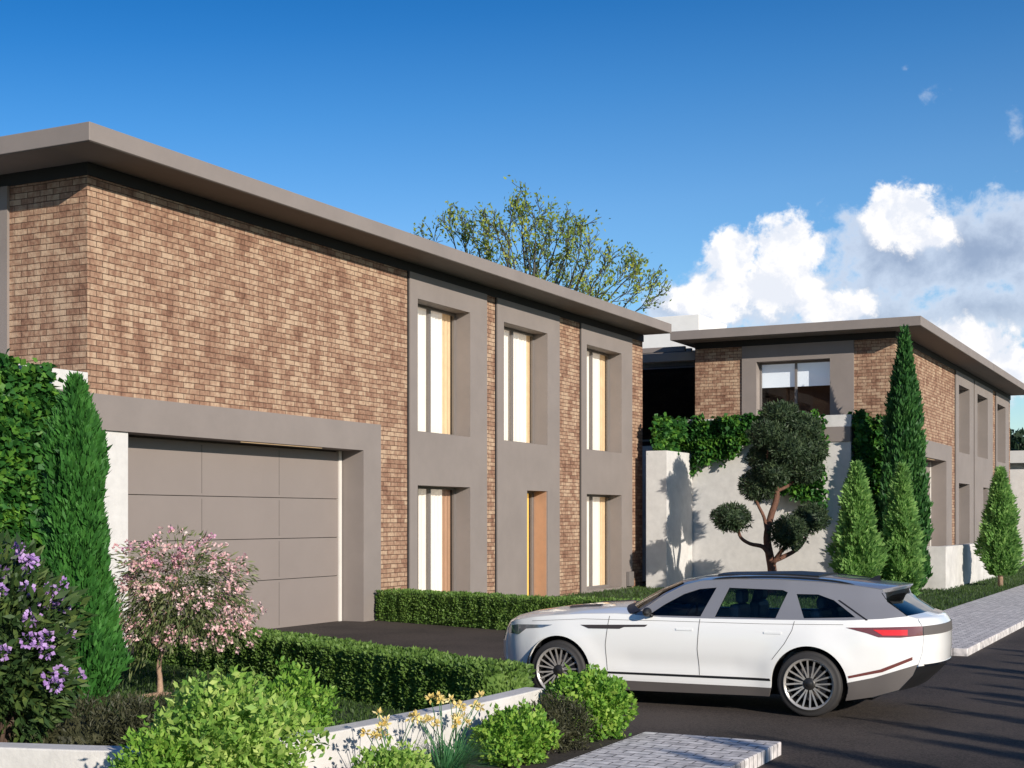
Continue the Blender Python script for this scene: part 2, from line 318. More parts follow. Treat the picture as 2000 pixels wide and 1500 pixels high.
class MB:
    """collects quads with metre UVs; built as ONE mesh"""
    def __init__(s): s.v = []; s.f = []; s.uv = []
    def quad(s, a, b, c, d, uvs=None):
        i = len(s.v); s.v += [tuple(a), tuple(b), tuple(c), tuple(d)]; s.f.append((i, i + 1, i + 2, i + 3))
        if uvs is None:
            n = (Vector(b) - Vector(a)).cross(Vector(d) - Vector(a)); ax = max(range(3), key=lambda k: abs(n[k]))
            k = ((1, 2), (0, 2), (0, 1))[ax]; uvs = [(p[k[0]], p[k[1]]) for p in (a, b, c, d)]
        s.uv += uvs
    def box(s, x0, x1, y0, y1, z0, z1):
        P = lambda x, y, z: (x, y, z)
        s.quad(P(x0, y0, z0), P(x1, y0, z0), P(x1, y0, z1), P(x0, y0, z1))
        s.quad(P(x1, y1, z0), P(x0, y1, z0), P(x0, y1, z1), P(x1, y1, z1))
        s.quad(P(x0, y1, z0), P(x0, y0, z0), P(x0, y0, z1), P(x0, y1, z1))
        s.quad(P(x1, y0, z0), P(x1, y1, z0), P(x1, y1, z1), P(x1, y0, z1))
        s.quad(P(x0, y0, z1), P(x1, y0, z1), P(x1, y1, z1), P(x0, y1, z1))
        s.quad(P(x0, y1, z0), P(x1, y1, z0), P(x1, y0, z0), P(x0, y0, z0))
    def slab(s, axis, a0, a1, z0, z1, d0, d1, holes=()):
        """wall slab with rectangular holes. axis 'x': spans x in a0..a1, thick y d0..d1; axis 'y': spans y, thick x"""
        A = sorted({a0, a1, *[min(max(h[i], a0), a1) for h in holes for i in (0, 1)]})
        Z = sorted({z0, z1, *[min(max(h[i], z0), z1) for h in holes for i in (2, 3)]})
        def solid(i, j):
            if i < 0 or j < 0 or i >= len(A) - 1 or j >= len(Z) - 1: return False
            a = (A[i] + A[i + 1]) / 2; z = (Z[j] + Z[j + 1]) / 2
            return not any(h[0] < a < h[1] and h[2] < z < h[3] for h in holes)
        P = (lambda a, d, z: (a, d, z)) if axis == 'x' else (lambda a, d, z: (d, a, z))
        fl = (axis == 'y')
        def q(*p):
            p = list(p)
            if fl: p = p[::-1]
            s.quad(*p)
        for i in range(len(A) - 1):
            for j in range(len(Z) - 1):
                if not solid(i, j): continue
                l, r, b, t = A[i], A[i + 1], Z[j], Z[j + 1]
                q(P(l, d0, b), P(r, d0, b), P(r, d0, t), P(l, d0, t)); q(P(r, d1, b), P(l, d1, b), P(l, d1, t), P(r, d1, t))
                if not solid(i - 1, j): q(P(l, d1, b), P(l, d0, b), P(l, d0, t), P(l, d1, t))
                if not solid(i + 1, j): q(P(r, d0, b), P(r, d1, b), P(r, d1, t), P(r, d0, t))
                if not solid(i, j + 1): q(P(l, d0, t), P(r, d0, t), P(r, d1, t), P(l, d1, t))
                if not solid(i, j - 1): q(P(l, d1, b), P(r, d1, b), P(r, d0, b), P(l, d0, b))
    def build(s, name, mat, parent=None, bevel=0, merge=True):
        o = [0, 0, 0]
        if parent is not None: o = local(parent, 0, 0, 0)
        me = bpy.data.meshes.new(name)
        me.from_pydata([(v[0] + o[0], v[1] + o[1], v[2] + o[2]) for v in s.v], [], s.f)
        uvl = me.uv_layers.new(name='UVMap'); uvl.data.foreach_set('uv', [c for p in s.uv for c in p])
        if merge:
            bm = bmesh.new(); bm.from_mesh(me); bmesh.ops.remove_doubles(bm, verts=bm.verts, dist=1e-4)
            bm.to_mesh(me); bm.free()
        ob = link(name, me, mat, parent)
        if bevel:
            bv = ob.modifiers.new('bevel', 'BEVEL'); bv.width = bevel; bv.segments = 2; bv.limit_method = 'ANGLE'; bv.harden_normals = False
        return ob
def center(o):
    """put the origin of a top-level single mesh at the base centre"""
    me = o.data; co = np.empty(len(me.vertices) * 3); me.vertices.foreach_get('co', co); co = co.reshape(-1, 3)
    c = np.array([(co[:, 0].min() + co[:, 0].max()) / 2, (co[:, 1].min() + co[:, 1].max()) / 2, co[:, 2].min()])
    me.vertices.foreach_set('co', (co - c).ravel()); o.location = c; me.update(); return o

def tube_mesh(paths, seg=8):
    """paths: list of (points, radii)"""
    V = []; Fc = []
    for pts, rad in paths:
        pts = [Vector(p) for p in pts]; n = len(pts); base = len(V); prev = None
        for i, p in enumerate(pts):
            t = (pts[min(i + 1, n - 1)] - pts[max(i - 1, 0)]).normalized()
            if prev is None: a = t.orthogonal().normalized()
            else: a = (prev - t * prev.dot(t)).normalized()
            prev = a; b = t.cross(a)
            for k in range(seg):
                th = 2 * math.pi * k / seg; V.append(tuple(p + (a * math.cos(th) + b * math.sin(th)) * rad[i]))
        for i in range(n - 1):
            for k in range(seg):
                k2 = (k + 1) % seg; Fc.append((base + i * seg + k, base + i * seg + k2, base + (i + 1) * seg + k2, base + (i + 1) * seg + k))
        Fc.append(tuple(base + (n - 1) * seg + k for k in range(seg))); Fc.append(tuple(base + k for k in reversed(range(seg))))
    me = bpy.data.meshes.new('tube'); me.from_pydata(V, [], Fc); return me
def smooth_path(pts, rad, n=5):
    out = []; orr = []
    P = [Vector(p) for p in pts]
    for i in range(len(P) - 1):
        p0 = P[max(i - 1, 0)]; p1 = P[i]; p2 = P[i + 1]; p3 = P[min(i + 2, len(P) - 1)]
        for k in range(n):
            t = k / n
            out.append(.5 * ((2 * p1) + (p2 - p0) * t + (2 * p0 - 5 * p1 + 4 * p2 - p3) * t * t + (3 * p1 - p0 - 3 * p2 + p3) * t ** 3))
            orr.append(rad[i] * (1 - t) + rad[i + 1] * t)
    out.append(P[-1]); orr.append(rad[-1]); return out, orr

def nrm(a): return a / np.maximum(np.linalg.norm(a, axis=1, keepdims=True), 1e-9)
def quads_mesh(name, V, mats_idx=None):
    n = len(V) // 4; me = bpy.data.meshes.new(name)
    me.vertices.add(n * 4); me.loops.add(n * 4); me.polygons.add(n)
    me.vertices.foreach_set('co', V.astype(np.float32).ravel()); me.loops.foreach_set('vertex_index', np.arange(n * 4, dtype=np.int32))
    me.polygons.foreach_set('loop_start', np.arange(0, n * 4, 4, dtype=np.int32)); me.polygons.foreach_set('loop_total', np.full(n, 4, dtype=np.int32))
    me.update(calc_edges=True); me.validate(); return me
def leaf_quads(P, D, ln, wd, rnd=.7, up=0., jl=.35, flat=0., g=rng):
    """P points, D preferred direction of each leaf; returns quad corners"""
    n = len(P); a = D + g.normal(size=(n, 3)) * rnd; a[:, 2] += up; a = nrm(a)
    r = g.normal(size=(n, 3)); r[:, 2] += flat * 0
    if flat: r = r * (1 - flat) + np.cross(a, np.tile([0, 0, 1.], (n, 1))) * flat * 2
    b = nrm(r - a * np.sum(a * r, axis=1, keepdims=True))
    L = (ln * (1 - jl + 2 * jl * g.random(n)))[:, None]; W = L * (wd / ln)
    c = np.cross(a, b)
    V = np.stack([P, P + a * L * .45 + b * W * .5 + c * W * .12, P + a * L, P + a * L * .45 - b * W * .5 + c * W * .12], axis=1)
    return V.reshape(-1, 3)
def lumps(D, k, amp, seed):
    g = np.random.default_rng(seed); s = np.zeros(len(D))
    for _ in range(7):
        w = g.normal(size=3) * k; s += np.sin(D @ w + g.random() * 6.28)
    return s / 7 * amp * 1.6
def shell(n, rad, seed, k=4, amp=.15, depth=.35, zmin=-1.):
    """points on a lumpy ellipsoid; returns points and outward dirs"""
    g = np.random.default_rng(seed); D = nrm(g.normal(size=(int(n * 1.4), 3))); D = D[D[:, 2] > zmin][:n]
    r = (1 + lumps(D, k, amp, seed + 1)) * (1 - depth * g.random(len(D)) ** 2)
    P = D * r[:, None] * np.array(rad); return P, nrm(D / np.array(rad))
def core_mesh(rad, seed, k=4, amp=.15, s=.72, nu=20, nv=12):
    th = np.linspace(0, np.pi, nv); ph = np.linspace(0, 2 * np.pi, nu + 1)
    out = []
    def pt(t, p):
        D = np.array([[math.sin(t) * math.cos(p), math.sin(t) * math.sin(p), math.cos(t)]])
        return (D * (1 + lumps(D, k, amp, seed + 1))[:, None] * np.array(rad) * s)[0]
    for i in range(nv - 1):
        for j in range(nu):
            out += [pt(th[i], ph[j]), pt(th[i + 1], ph[j]), pt(th[i + 1], ph[j + 1]), pt(th[i], ph[j + 1])]
    return np.array(out)
print('helpers ok')
#@@STRUCT
# ------------------------------------------------------------------ ground, road, paving, lawns
def sheet(name, pts, z, mat, kind='structure', th=None):
    bm = bmesh.new(); vs = [bm.verts.new((x, y, z)) for x, y in pts]; f = bm.faces.new(vs)
    if f.normal.z < 0: f.normal_flip()
    if th:
        r = bmesh.ops.extrude_face_region(bm, geom=[f]); 
        for v in [g for g in r['geom'] if isinstance(g, bmesh.types.BMVert)]: v.co.z -= th
    bmesh.ops.recalc_face_normals(bm, faces=bm.faces)
    me = bpy.data.meshes.new(name); bm.to_mesh(me); bm.free()
    o = link(name, me, mat); tag(o, kind=kind); return o
sheet('ground', [(-900, -900), (1500, -900), (1500, 1500), (-900, 1500)], -.06, M['land'])
sheet('road', [(-120, -3.9), (260, -3.9), (260, 3.9), (-120, 3.9)], 0, M['asphalt'])
sheet('driveway', [(12.52, 3.9), (22.6, 3.9), (22.6, 5.6), (23.8, 7.2), (25.25, 16.55), (17.0, 16.55), (13.0, 7.2), (12.52, 5.95)], 0, M['asphalt'])
def paving(name, x0, x1, y0, y1):
    m = MB(); m.box(x0, x1, y0, y1, -.05, .12); o = m.build(name, M['paving'], bevel=.012); tag(o, kind='structure'); return o
paving('sidewalk', -30, 12.5, 3.62, 4.95)
paving('sidewalk', 22.7, 200, 3.62, 5.6)
paving('sidewalk', -30, 200, -5.4, -3.9)
sheet('garden_soil', [(-30, 4.95), (12.5, 4.95), (12.5, 5.95), (-30, 5.95)], .06, M['soil'])
lawnA = [(12.25, 6.2), (13.0, 7.25), (17.0, 16.0), (-10, 16.0), (-10, 7.4), (7.8, 6.7), (8.9, 6.5)]
sheet('lawn', lawnA, .05, M['grass'], th=.2)
lawnB = [(22.7, 5.6), (70, 5.6), (70, 16.05), (25.4, 16.05), (23.95, 7.2)]
sheet('lawn', lawnB, .05, M['grass'], th=.2)
sheet('lawn', [(70, 5.6), (200, 5.6), (200, 60), (70, 60)], .05, M['grass'])
def inside(x, y, poly):
    c = np.zeros(len(x), bool); n = len(poly); j = n - 1
    for i in range(n):
        xi, yi = poly[i]; xj, yj = poly[j]
        c ^= ((yi > y) != (yj > y)) & (x < (xj - xi) * (y - yi) / (yj - yi + 1e-12) + xi); j = i
    return c
def grass(name, poly, x0, x1, y0, y1, n, h, z=.05):
    g = np.random.default_rng(5); x = g.uniform(x0, x1, n); y = g.uniform(y0, y1, n); k = inside(x, y, poly); P = np.stack([x[k], y[k], np.full(k.sum(), z - .005)], 1)
    V = leaf_quads(P, np.tile([0, 0, 1.], (len(P), 1)), h, h * .22, .45, 0, .4, g=g); me = quads_mesh(name, V); o = link(name, me, M['grassblade']); tag(o, kind='stuff'); return o
grass('lawn_grass', lawnA, 9, 17, 6.3, 16, 60000, .055)
grass('lawn_grass', lawnB, 23, 62, 5.7, 16, 70000, .075)

# ------------------------------------------------------------------ garden wall (curved, low, pale concrete)
def ribbon_wall(name, path, th, z0, z1, mat):
    P = [Vector((*p, 0)) for p in path]; P, _ = smooth_path(P, [1] * len(P), 6); n = len(P)
    L = []; Rr = []
    for i, p in enumerate(P):
        t = (P[min(i + 1, n - 1)] - P[max(i - 1, 0)]).normalized(); nn = Vector((-t.y, t.x, 0)); L.append(p + nn * th / 2); Rr.append(p - nn * th / 2)
    m = MB(); s = 0
    for i in range(n - 1):
        d = (P[i + 1] - P[i]).length
        for a, b, za, zb, c, e in ((Rr[i], Rr[i + 1], z0, z1, Rr[i + 1], Rr[i]), (L[i + 1], L[i], z0, z1, L[i], L[i + 1])):
            m.quad((a.x, a.y, za), (b.x, b.y, za), (c.x, c.y, zb), (e.x, e.y, zb))
        m.quad((Rr[i].x, Rr[i].y, z1), (Rr[i + 1].x, Rr[i + 1].y, z1), (L[i + 1].x, L[i + 1].y, z1), (L[i].x, L[i].y, z1))
    for a, b in ((L[0], Rr[0]), (Rr[-1], L[-1])): m.quad((a.x, a.y, z0), (b.x, b.y, z0), (b.x, b.y, z1), (a.x, a.y, z1))
    return m.build(name, mat, bevel=.012)
gw = ribbon_wall('garden_wall', [(12.3, 6.02), (11.2, 6.05), (10, 6.15), (8.9, 6.30), (8.2, 6.55), (7.75, 7.0), (7.45, 7.9), (7.0, 9.5), (6.2, 12)], .22, -.05, .50, M['concrete'])
tag(gw, 'low curved pale concrete wall edging the front garden', 'wall'); center(gw)

# ------------------------------------------------------------------ houses
def window(H, axis, a0, a1, z0, z1, d, mull=(.33,), style='curtain', name='window', pair=None, split=.78, label=None):
    """window in an opening; d = depth coordinate of the glass; inward is +"""
    fr = MB(); fw = .06; mw = .045 if axis == 'x' else .035
    holes = []; A = [a0] + [a0 + (a1 - a0) * m for m in mull] + [a1]
    for i in range(len(A) - 1):
        holes.append((A[i] + (fw if i == 0 else mw), A[i + 1] - (fw if i == len(A) - 2 else mw), z0 + fw, z1 - fw))
    fr.slab(axis, a0, a1, z0, z1, d - .03, d + .04, holes)
    w = fr.build(name, M['frame'], H)
    if label: w['label'] = label
    P = (lambda a, q, z: (a, q, z)) if axis == 'x' else (lambda a, q, z: (q, a, z))
    def put(nm, a, b, zz0, zz1, q, mat, wave=0):
        m = MB(); n = 40 if wave else 1
        for i in range(n):
            s0 = a + (b - a) * i / n; s1 = a + (b - a) * (i + 1) / n
            q0 = q + wave * math.sin(s0 * 42) + wave * .6 * math.sin(s0 * 17 + 1); q1 = q + wave * math.sin(s1 * 42) + wave * .6 * math.sin(s1 * 17 + 1)
            m.quad(P(s0, q0, zz0), P(s1, q1, zz0), P(s1, q1, zz1), P(s0, q0, zz1))
        return m.build(nm, mat, w)
    put('pane', a0 + fw, a1 - fw, z0 + fw, z1 - fw, d + .005, M['glass'] if style != 'dark' else M['darkglass'])
    am = a0 + (a1 - a0) * (split + .06)
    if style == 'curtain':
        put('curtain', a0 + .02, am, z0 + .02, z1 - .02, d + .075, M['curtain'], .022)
        put('curtain', am - .01, a1 - .02, z0 + .02, z1 - .02, d + .085, M['gold'], .012)['label'] = 'golden panel painted as the warm-lit room wall'  # golden sheet standing in for the lit interior wall
    elif style == 'parted':
        put('curtain', a0 + (a1 - a0) * .36, am, z0 + .02, z1 - .02, d + .075, M['curtain'], .022)
        put('curtain', am - .01, a1 - .02, z0 + .02, z1 - .02, d + .085, M['copper'], .010)['label'] = 'copper coloured curtain panel'
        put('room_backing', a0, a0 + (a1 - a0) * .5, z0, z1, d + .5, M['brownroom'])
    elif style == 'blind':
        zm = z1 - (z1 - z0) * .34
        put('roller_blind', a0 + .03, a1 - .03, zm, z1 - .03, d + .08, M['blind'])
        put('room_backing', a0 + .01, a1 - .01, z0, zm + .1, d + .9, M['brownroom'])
    elif style == 'room':
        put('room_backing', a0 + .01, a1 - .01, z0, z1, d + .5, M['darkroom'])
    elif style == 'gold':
        put('curtain', a0 + (a1 - a0) * .5, a0 + (a1 - a0) * .84, z0 + .02, z1 - .02, d + .03, M['goldlit'])  # glowing golden sheet added for the light inside the opening
        put('copper_lining', a0 + .01, a1 - .01, z0 + .01, z1 - .01, d + .16, M['copper'])
        l = MB(); l.box(a1 - .025, a1 - .003, d - .40, d - .035, z0, z1 - .003); l.build('reveal_lining', M['copper'], w)
    return w

def house(Xc, Yc, panels, end, garage, hz, block_x0, par_top, roof_left, back, side, label):
    """Xc,Yc: brick corner nearest the street; panels: list of (x0,x1,[(wx0,wx1,wz0,wz1,style)...]); garage=(door x0,x1,frame x1)"""
    H = empty('brick_house', (Xc, Yc, 0), label, 'house')
    zt = 7.57; hb, ht = hz; bb = side.get('brick_back', back)
    # brick shell
    holes = [(p[0], p[1], -1, zt + 1) for p in panels] + [(Xc - 1, garage[2], -1, ht)]
    m = MB(); m.slab('x', Xc, end, 0, zt, Yc, Yc + .3, holes)
    sb = [(s[0], s[1], -1, zt + 1) for s in side['panels']]
    m.slab('y', Yc + .3, bb, ht if not side.get('block') else 0, zt, Xc, Xc + .3, sb)
    # little return so that the corner has no gap
    m.box(end - .3, end, Yc + .3, bb, 0, zt)
    m.box(Xc + .3, end - .3, bb - .3, bb, 0, zt)
    m.build('brick_wall', M['brick'], H)
    # near-black band painting the eaves shadow + roof slab with thin coping
    f = MB(); f.box(Xc - .03, end + .03 if not side.get('open') else end, Yc - .03, bb, zt + .001, zt + .20); f.build('shade_band', M['shade_band'], H)  # dark band holds the roof overhang's shadow as colour
    r = MB(); r.box(Xc - roof_left, end + .0, Yc - .95, bb + .5, 7.78, 8.06); rf = r.build('roof', M['taupe'], H, bevel=.01)
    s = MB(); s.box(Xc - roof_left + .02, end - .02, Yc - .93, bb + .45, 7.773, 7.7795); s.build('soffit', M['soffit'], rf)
    # taupe surrounds with their windows
    for x0, x1, wins in panels:
        p = MB(); p.slab('x', x0, x1, 0, zt, Yc - .05, Yc + .42, [w[:4] for w in wins])
        p.build('window_surround', M['taupe'], H)
        g = MB(); g.box(x0 - .045, x0 - .003, Yc - .02, Yc + .28, 0, zt); g.build('shadow_line_strip', M['shade_band'], H)  # near-black strip paints the shadow line beside the surround
        for (a, b, z0, z1, st, mull, sp) in wins:
            window(H, 'x', a, b, z0, z1, Yc + .38, mull, st, split=sp)
    for (y0, y1, wy0, wy1, z0, z1) in side['panels']:
        p = MB(); p.slab('y', y0, y1, ht, zt, Xc - .05, Xc + .42, [(wy0, wy1, z0, z1)])
        p.build('window_surround', M['taupe'], H)
        window(H, 'y', wy0, wy1, z0, z1, Xc + .34, (.5,), 'blind')
    # garage volume
    gx0, gx1, gx2 = garage
    bl = side.get('block'); sx = Xc if bl else block_x0; by = bl[0] if bl else Yc; pe = bl[1] if bl else back; b0, b1, b2 = bl[2:] if bl else (hb, ht, par_top)
    p = MB(); p.slab('x', sx + (.003 if bl else 0), gx2, 0, ht, Yc - .05, Yc + .62, [(sx - 1, gx1, -1, hb)]); p.build('garage_surround', M['taupe'], H)
    w = MB(); w.box(sx + .04, gx0, Yc, Yc + .6, 0, hb - .003); w.build('white_wall', M['white'], H)
    w = MB(); w.box(block_x0 + .02, Xc - .003, by - .02, by + .25, b1 + .003, b2)
    w.box(block_x0 + .02, block_x0 + .27, by + .25, pe, b1 + .003, b2); w.build('parapet', M['white'], H, bevel=.01)
    w = MB(); w.box(block_x0 + .3, Xc - .01, by + .63, pe, b0, b1 - .02); w.build('terrace_floor', M['concrete'], H)
    w = MB(); w.box(block_x0, block_x0 + .3, by + (0 if bl else .62), pe, b0, b1)
    if bl: w.box(block_x0 + .3, Xc - .003, by, by + .3, b0, b1)
    w.build('terrace_band', M['taupe'], H)
    w = MB(); w.box(block_x0 + .04, block_x0 + .3, by + (0 if bl else .6), pe, 0, b0 - .003)
    if bl: w.box(block_x0 + .3, Xc - .003, by, by + .26, 0, b0 - .003)
    w.build('side_wall', M['white'], H)
    # sectional garage door
    yd = Yc + .5
    d = MB(); rows = [0, .95, 1.75, 2.55, hb - .03]; cols = [gx0 + .01, gx0 + (gx1 - gx0 - .12) * .36, gx0 + (gx1 - gx0 - .12) * .70, gx1 - .12]
    dm = MB(); dm.box(gx0 + .005, gx1 - .13, yd + .045, yd + .075, 0, hb)
    for i in range(4):
        d.box(cols[0], cols[3], yd, yd + .04, rows[i] + (.006 if i else .0), rows[i + 1] - .006)
    dd = d.build('garage_door', M['door'], H, bevel=.004); dm.build('door_backing', M['seam'], dd)
    for c in cols[1:3]:
        gl = MB()
        for i in range(4): gl.box(c - .006, c + .006, yd - .003, yd - .0005, rows[i] + .05, rows[i + 1] - .05)
        gl.build('panel_joint', M['seam'], dd)
    t = MB(); t.box(gx1 - .125, gx1 - .03, yd - .03, yd + .06, 0, hb - .01); t.build('door_rail', M['trim'], H)
    l = MB(); l.box(gx0 + (gx1 - gx0) * .45, gx0 + (gx1 - gx0) * .82, Yc + .12, Yc + .15, hb - .012, hb - .003); l.build('light_strip', M['lamp'], H)
    # interior blocks the light so rooms stay dark
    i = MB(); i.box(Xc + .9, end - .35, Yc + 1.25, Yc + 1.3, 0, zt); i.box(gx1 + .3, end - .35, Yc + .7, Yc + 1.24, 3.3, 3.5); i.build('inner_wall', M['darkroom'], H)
    return H
m3 = (.5,)
houseA = house(16.73, 16.06,
    [(26.47, 30.07, [(26.80, 29.22, 4.07, 7.02, 'curtain', m3, .76), (26.80, 29.22, .0, 2.88, 'parted', m3, .76)]),
     (30.61, 34.22, [(30.96, 33.46, 4.07, 7.02, 'curtain', m3, .82), (32.25, 33.46, 0, 2.86, 'gold', (.94,), .5)]),
     (35.66, 39.38, [(36.01, 38.54, 4.07, 7.02, 'curtain', m3, .76), (36.01, 38.54, .12, 2.83, 'curtain', m3, .76)])],
    40.33, (17.65, 24.61, 25.28), (3.56, 4.13), 12.0, 4.45, .95, 27.0,
    dict(panels=[(17.75, 21.3, 18.3, 20.7, 4.6, 7.02)]),
    'large brick house at left with a wide grey garage door and three lit window bays')
m2 = (.35,)
houseB = house(42.9, 8.95,
    [(53.3, 57.3, [(53.9, 56.3, 4.60, 7.1, 'room', m2, .6), (53.9, 56.3, 0, 3.45, 'room', m2, .6)]),
     (57.55, 62.3, [(58.2, 60.9, 4.60, 7.1, 'room', m2, .6), (59.7, 60.9, 0, 3.4, 'room', (.5,), .5)]),
     (63.3, 67.2, [(63.6, 66.1, 4.60, 7.1, 'room', m2, .6), (63.6, 66.1, 0, 3.4, 'room', m2, .6)])],
    67.9, (44.2, 51.3, 52.4), (4.17, 4.74), 41.7, 5.23, .95, 15.27,
    dict(brick_back=15.27, block=(10.0, 15.6, 4.43, 4.87, 5.23), panels=[(10.17, 13.70, 10.9, 13.23, 4.75, 7.06)]),
    'farther brick house behind the clipped pine, white blind half down in its window')
# rear wing, pergola and roof box of the second house
def extra(H):
    m = MB(); m.box(42.1, 44.4, 15.65, 15.9, 0, 5.15); m.build('terrace_parapet', M['white'], H)
    m = MB(); m.box(44.6, 64, 15.78, 25, 0, 4.6); m.build('rear_wing_wall', M['white'], H)
    m = MB(); m.box(44.9, 64, 15.9, 25, 4.61, 7.3); m.build('rear_room', M['darkroom'], H)
    w = window(H, 'y', 15.32, 21.8, 4.75, 7.24, 44.5, (.5,), 'dark', name='terrace_window')
    m = MB(); m.box(43.0, 43.3, 15.30, 24, 7.25, 7.52); m.box(43.3, 64, 21.8, 22.1, 7.25, 7.52); p = m.build('pergola_beam', M['taupe'], H)
    for k in range(5):
        s = MB(); s.box(43.35 + k * .62, 43.47 + k * .62, 15.79, 23.5, 7.60, 7.76); s.build('pergola_slat', M['taupe'], H)
    m = MB(); m.box(47.9, 64, 15.9, 25, 7.55, 7.9); m.build('rear_roof', M['taupe'], H)
    m = MB(); m.box(46.2, 49.2, 16.3, 20.0, 7.92, 9.2); m.build('roof_box', M['roofbox'], H, bevel=.02)
    m = MB(); m.box(54, 60, 10.6, 14.5, 8.065, 8.32); m.build('roof_upstand', M['taupe'], H)
extra(houseB)
def topbox(name, dims, mat, label, cat, bevel=.012, group=None):
    m = MB()
    for d in dims: m.box(*d)
    o = m.build(name, mat, bevel=bevel); tag(o, label, cat, group); return center(o)
topbox('boundary_wall', [(39.45, 41.69, 14.93, 15.6, 0, 4.17)], M['white'], 'tall pale concrete wall closing the gap between the two brick houses', 'wall')
topbox('retaining_wall', [(42.3, 57, 7.35, 7.6, 0, 1.32), (42.3, 42.55, 7.6, 8.8, 0, 1.32)], M['concrete'], 'low white wall with a corner beside the two slim bright green conifers', 'wall')
topbox('end_wall', [(68.3, 68.6, 8.0, 9.6, 0, 4.4), (68.6, 76, 8.0, 8.3, 0, 4.35)], M['white'], 'white wall past the far end of the second house at the right edge', 'wall')
nh = empty('distant_building', (88, 14, 0), 'low building with a pale grey roof, far away at the right edge', 'building')
m = MB(); m.box(80, 104, 9, 20, 0, 5.1); m.build('wall', M['white'], nh)
m = MB(); m.box(79, 105, 8, 21, 5.1, 5.75); m.build('roof', M['trim'], nh)
# small meter box on the facade of the first house
m = MB(); m.box(38.9, 39.25, 15.9, 16.005, .12, .55); m.build('meter_box', M['frame'], houseA, bevel=.01)

#@@PLANTS
# ------------------------------------------------------------------ plants
def plant(name, loc, label, cat, group=None): return empty(name, loc, label, cat, group)
def part_leaves(name, V, mat, parent): return link(name, quads_mesh(name, V), mat, parent)
def column_tree(name, loc, h, prof, n, ln, mat, label, group=None, seed=1, up=1.0, spread=.6, lump=.14, trunkh=.15, aspect=.28, z0=.12, coreS=.78, bark='bark', wisps=0, sway=.0):
    """prof(t) radius at relative height t"""
    T = plant(name, loc, label, 'tree' if h > 2.2 else 'shrub', group); g = np.random.default_rng(seed)
    t = g.random(n * 2); w = np.array([prof(x) for x in t]); keep = g.random(n * 2) < w / w.max() * .8 + .12; t = t[keep][:n]; n = len(t)
    ph = g.random(n) * 2 * np.pi; r = np.array([prof(x) for x in t])
    D = np.stack([np.cos(ph), np.sin(ph), np.zeros(n)], 1)
    Q = np.concatenate([D * 1.6, (t * h * 1.5)[:, None]], 1)[:, [0, 1, 3]]
    lm = 1 + lumps(Q, 3.2, lump, seed + 3) + lumps(Q, 8, lump * .5, seed + 4)
    rr = r * lm * (1 - .30 * g.random(n) ** 1.5)
    zz = z0 + t * (h - z0)
    sw = sway * np.sin(t * 7 + seed)
    P = np.stack([D[:, 0] * rr + sw, D[:, 1] * rr, zz], 1)
    dirs = D * spread; dirs[:, 2] = up
    V = leaf_quads(P, dirs, ln, ln * aspect, .35, 0, .4, g=g)
    # opaque inner mass
    C = []; nu, nv = 18, 26
    def pt(i, j):
        tt = i / (nv - 1); a = 2 * np.pi * j / nu; d = np.array([[math.cos(a), math.sin(a), 0]])
        q = np.array([[d[0, 0] * 1.6, d[0, 1] * 1.6, tt * h * 1.5]])
        l = 1 + lumps(q, 3.2, lump, seed + 3)[0] + lumps(q, 8, lump * .5, seed + 4)[0]
        rad = prof(tt) * l * coreS * (0.02 if i in (0, nv - 1) else 1); return np.array([d[0, 0] * rad + sway * math.sin(tt * 7 + seed), d[0, 1] * rad, z0 + tt * (h * .96 - z0)])
    for i in range(nv - 1):
        for j in range(nu): C += [pt(i, j), pt(i, j + 1), pt(i + 1, j + 1), pt(i + 1, j)]
    part_leaves('foliage', np.concatenate([V, np.array(C)]), mat, T)
    link('trunk', tube_mesh([([(0, 0, -.1), (0, 0, h * .25), (0, 0, h * .6)], [h * .018 + .02, h * .015 + .015, .01])]), M[bark], T, True)
    return T
# big cypress at left: flame shaped, sprays sweeping upwards
cyl = lambda x: (.40 + .42 * min(x / .10, 1) ** .7 - .36 * x) * (1 if x < .86 else max(.05, math.sqrt(max(0, 1 - ((x - .86) / .14) ** 2)))) * .70
column_tree('cypress_tree', (11.6, 11.3, .03), 3.62, lambda x: (.30 * min(1, (x + .05) / .18) ** .6 + .17 * math.exp(-((x - .13) / .16) ** 2)) * (1 if x < .70 else max(.06, 1 - ((x - .70) / .31) ** 1.6)), 26000, .105, M['cypress'],
            'tall dense dark green cypress with a tapering crown in the front garden, beside the garage', seed=21, up=1.3, spread=.55, lump=.24, aspect=.36, z0=.02, coreS=.84)
column_tree('cypress_tree', (41.1, 8.30, 0), 7.55, lambda x: .60 * min(1, (x + .05) / .12) ** .5 * (1 - x ** 2.6) ** 1.1 + .03, 22000, .17, M['cypress2'],
            'tall narrow spire-shaped cypress at the corner of the farther house', seed=33, up=1.4, spread=.5, lump=.22, aspect=.36, z0=.1, coreS=.8)
thp = lambda x: .52 * min(1, (x + .10) / .30) ** .6 * (1 - x ** 1.7) + .03
for i, (x, y, h, s, lb) in enumerate([(35.9, 8.45, 3.50, .95, 'slim bright green conifer nearest the clipped pine, behind the white car'),
                                   (36.7, 7.48, 3.45, .80, 'slim bright green conifer beside the low white wall corner, just behind the car tail'),
                                   (45.3, 6.25, 3.62, .92, 'bright green conifer standing alone on the verge before the low white wall')]):
    column_tree('conifer_tree', (x, y, .03), h, (lambda s: lambda q: thp(q) * s)(s), 12000, .15, M['thuja'], lb, 'slim bright green conifers along the second house', seed=50 + i, up=.8, spread=.9, lump=.48, aspect=.35, z0=.35 if i == 2 else .1, coreS=.55, bark='palebark')

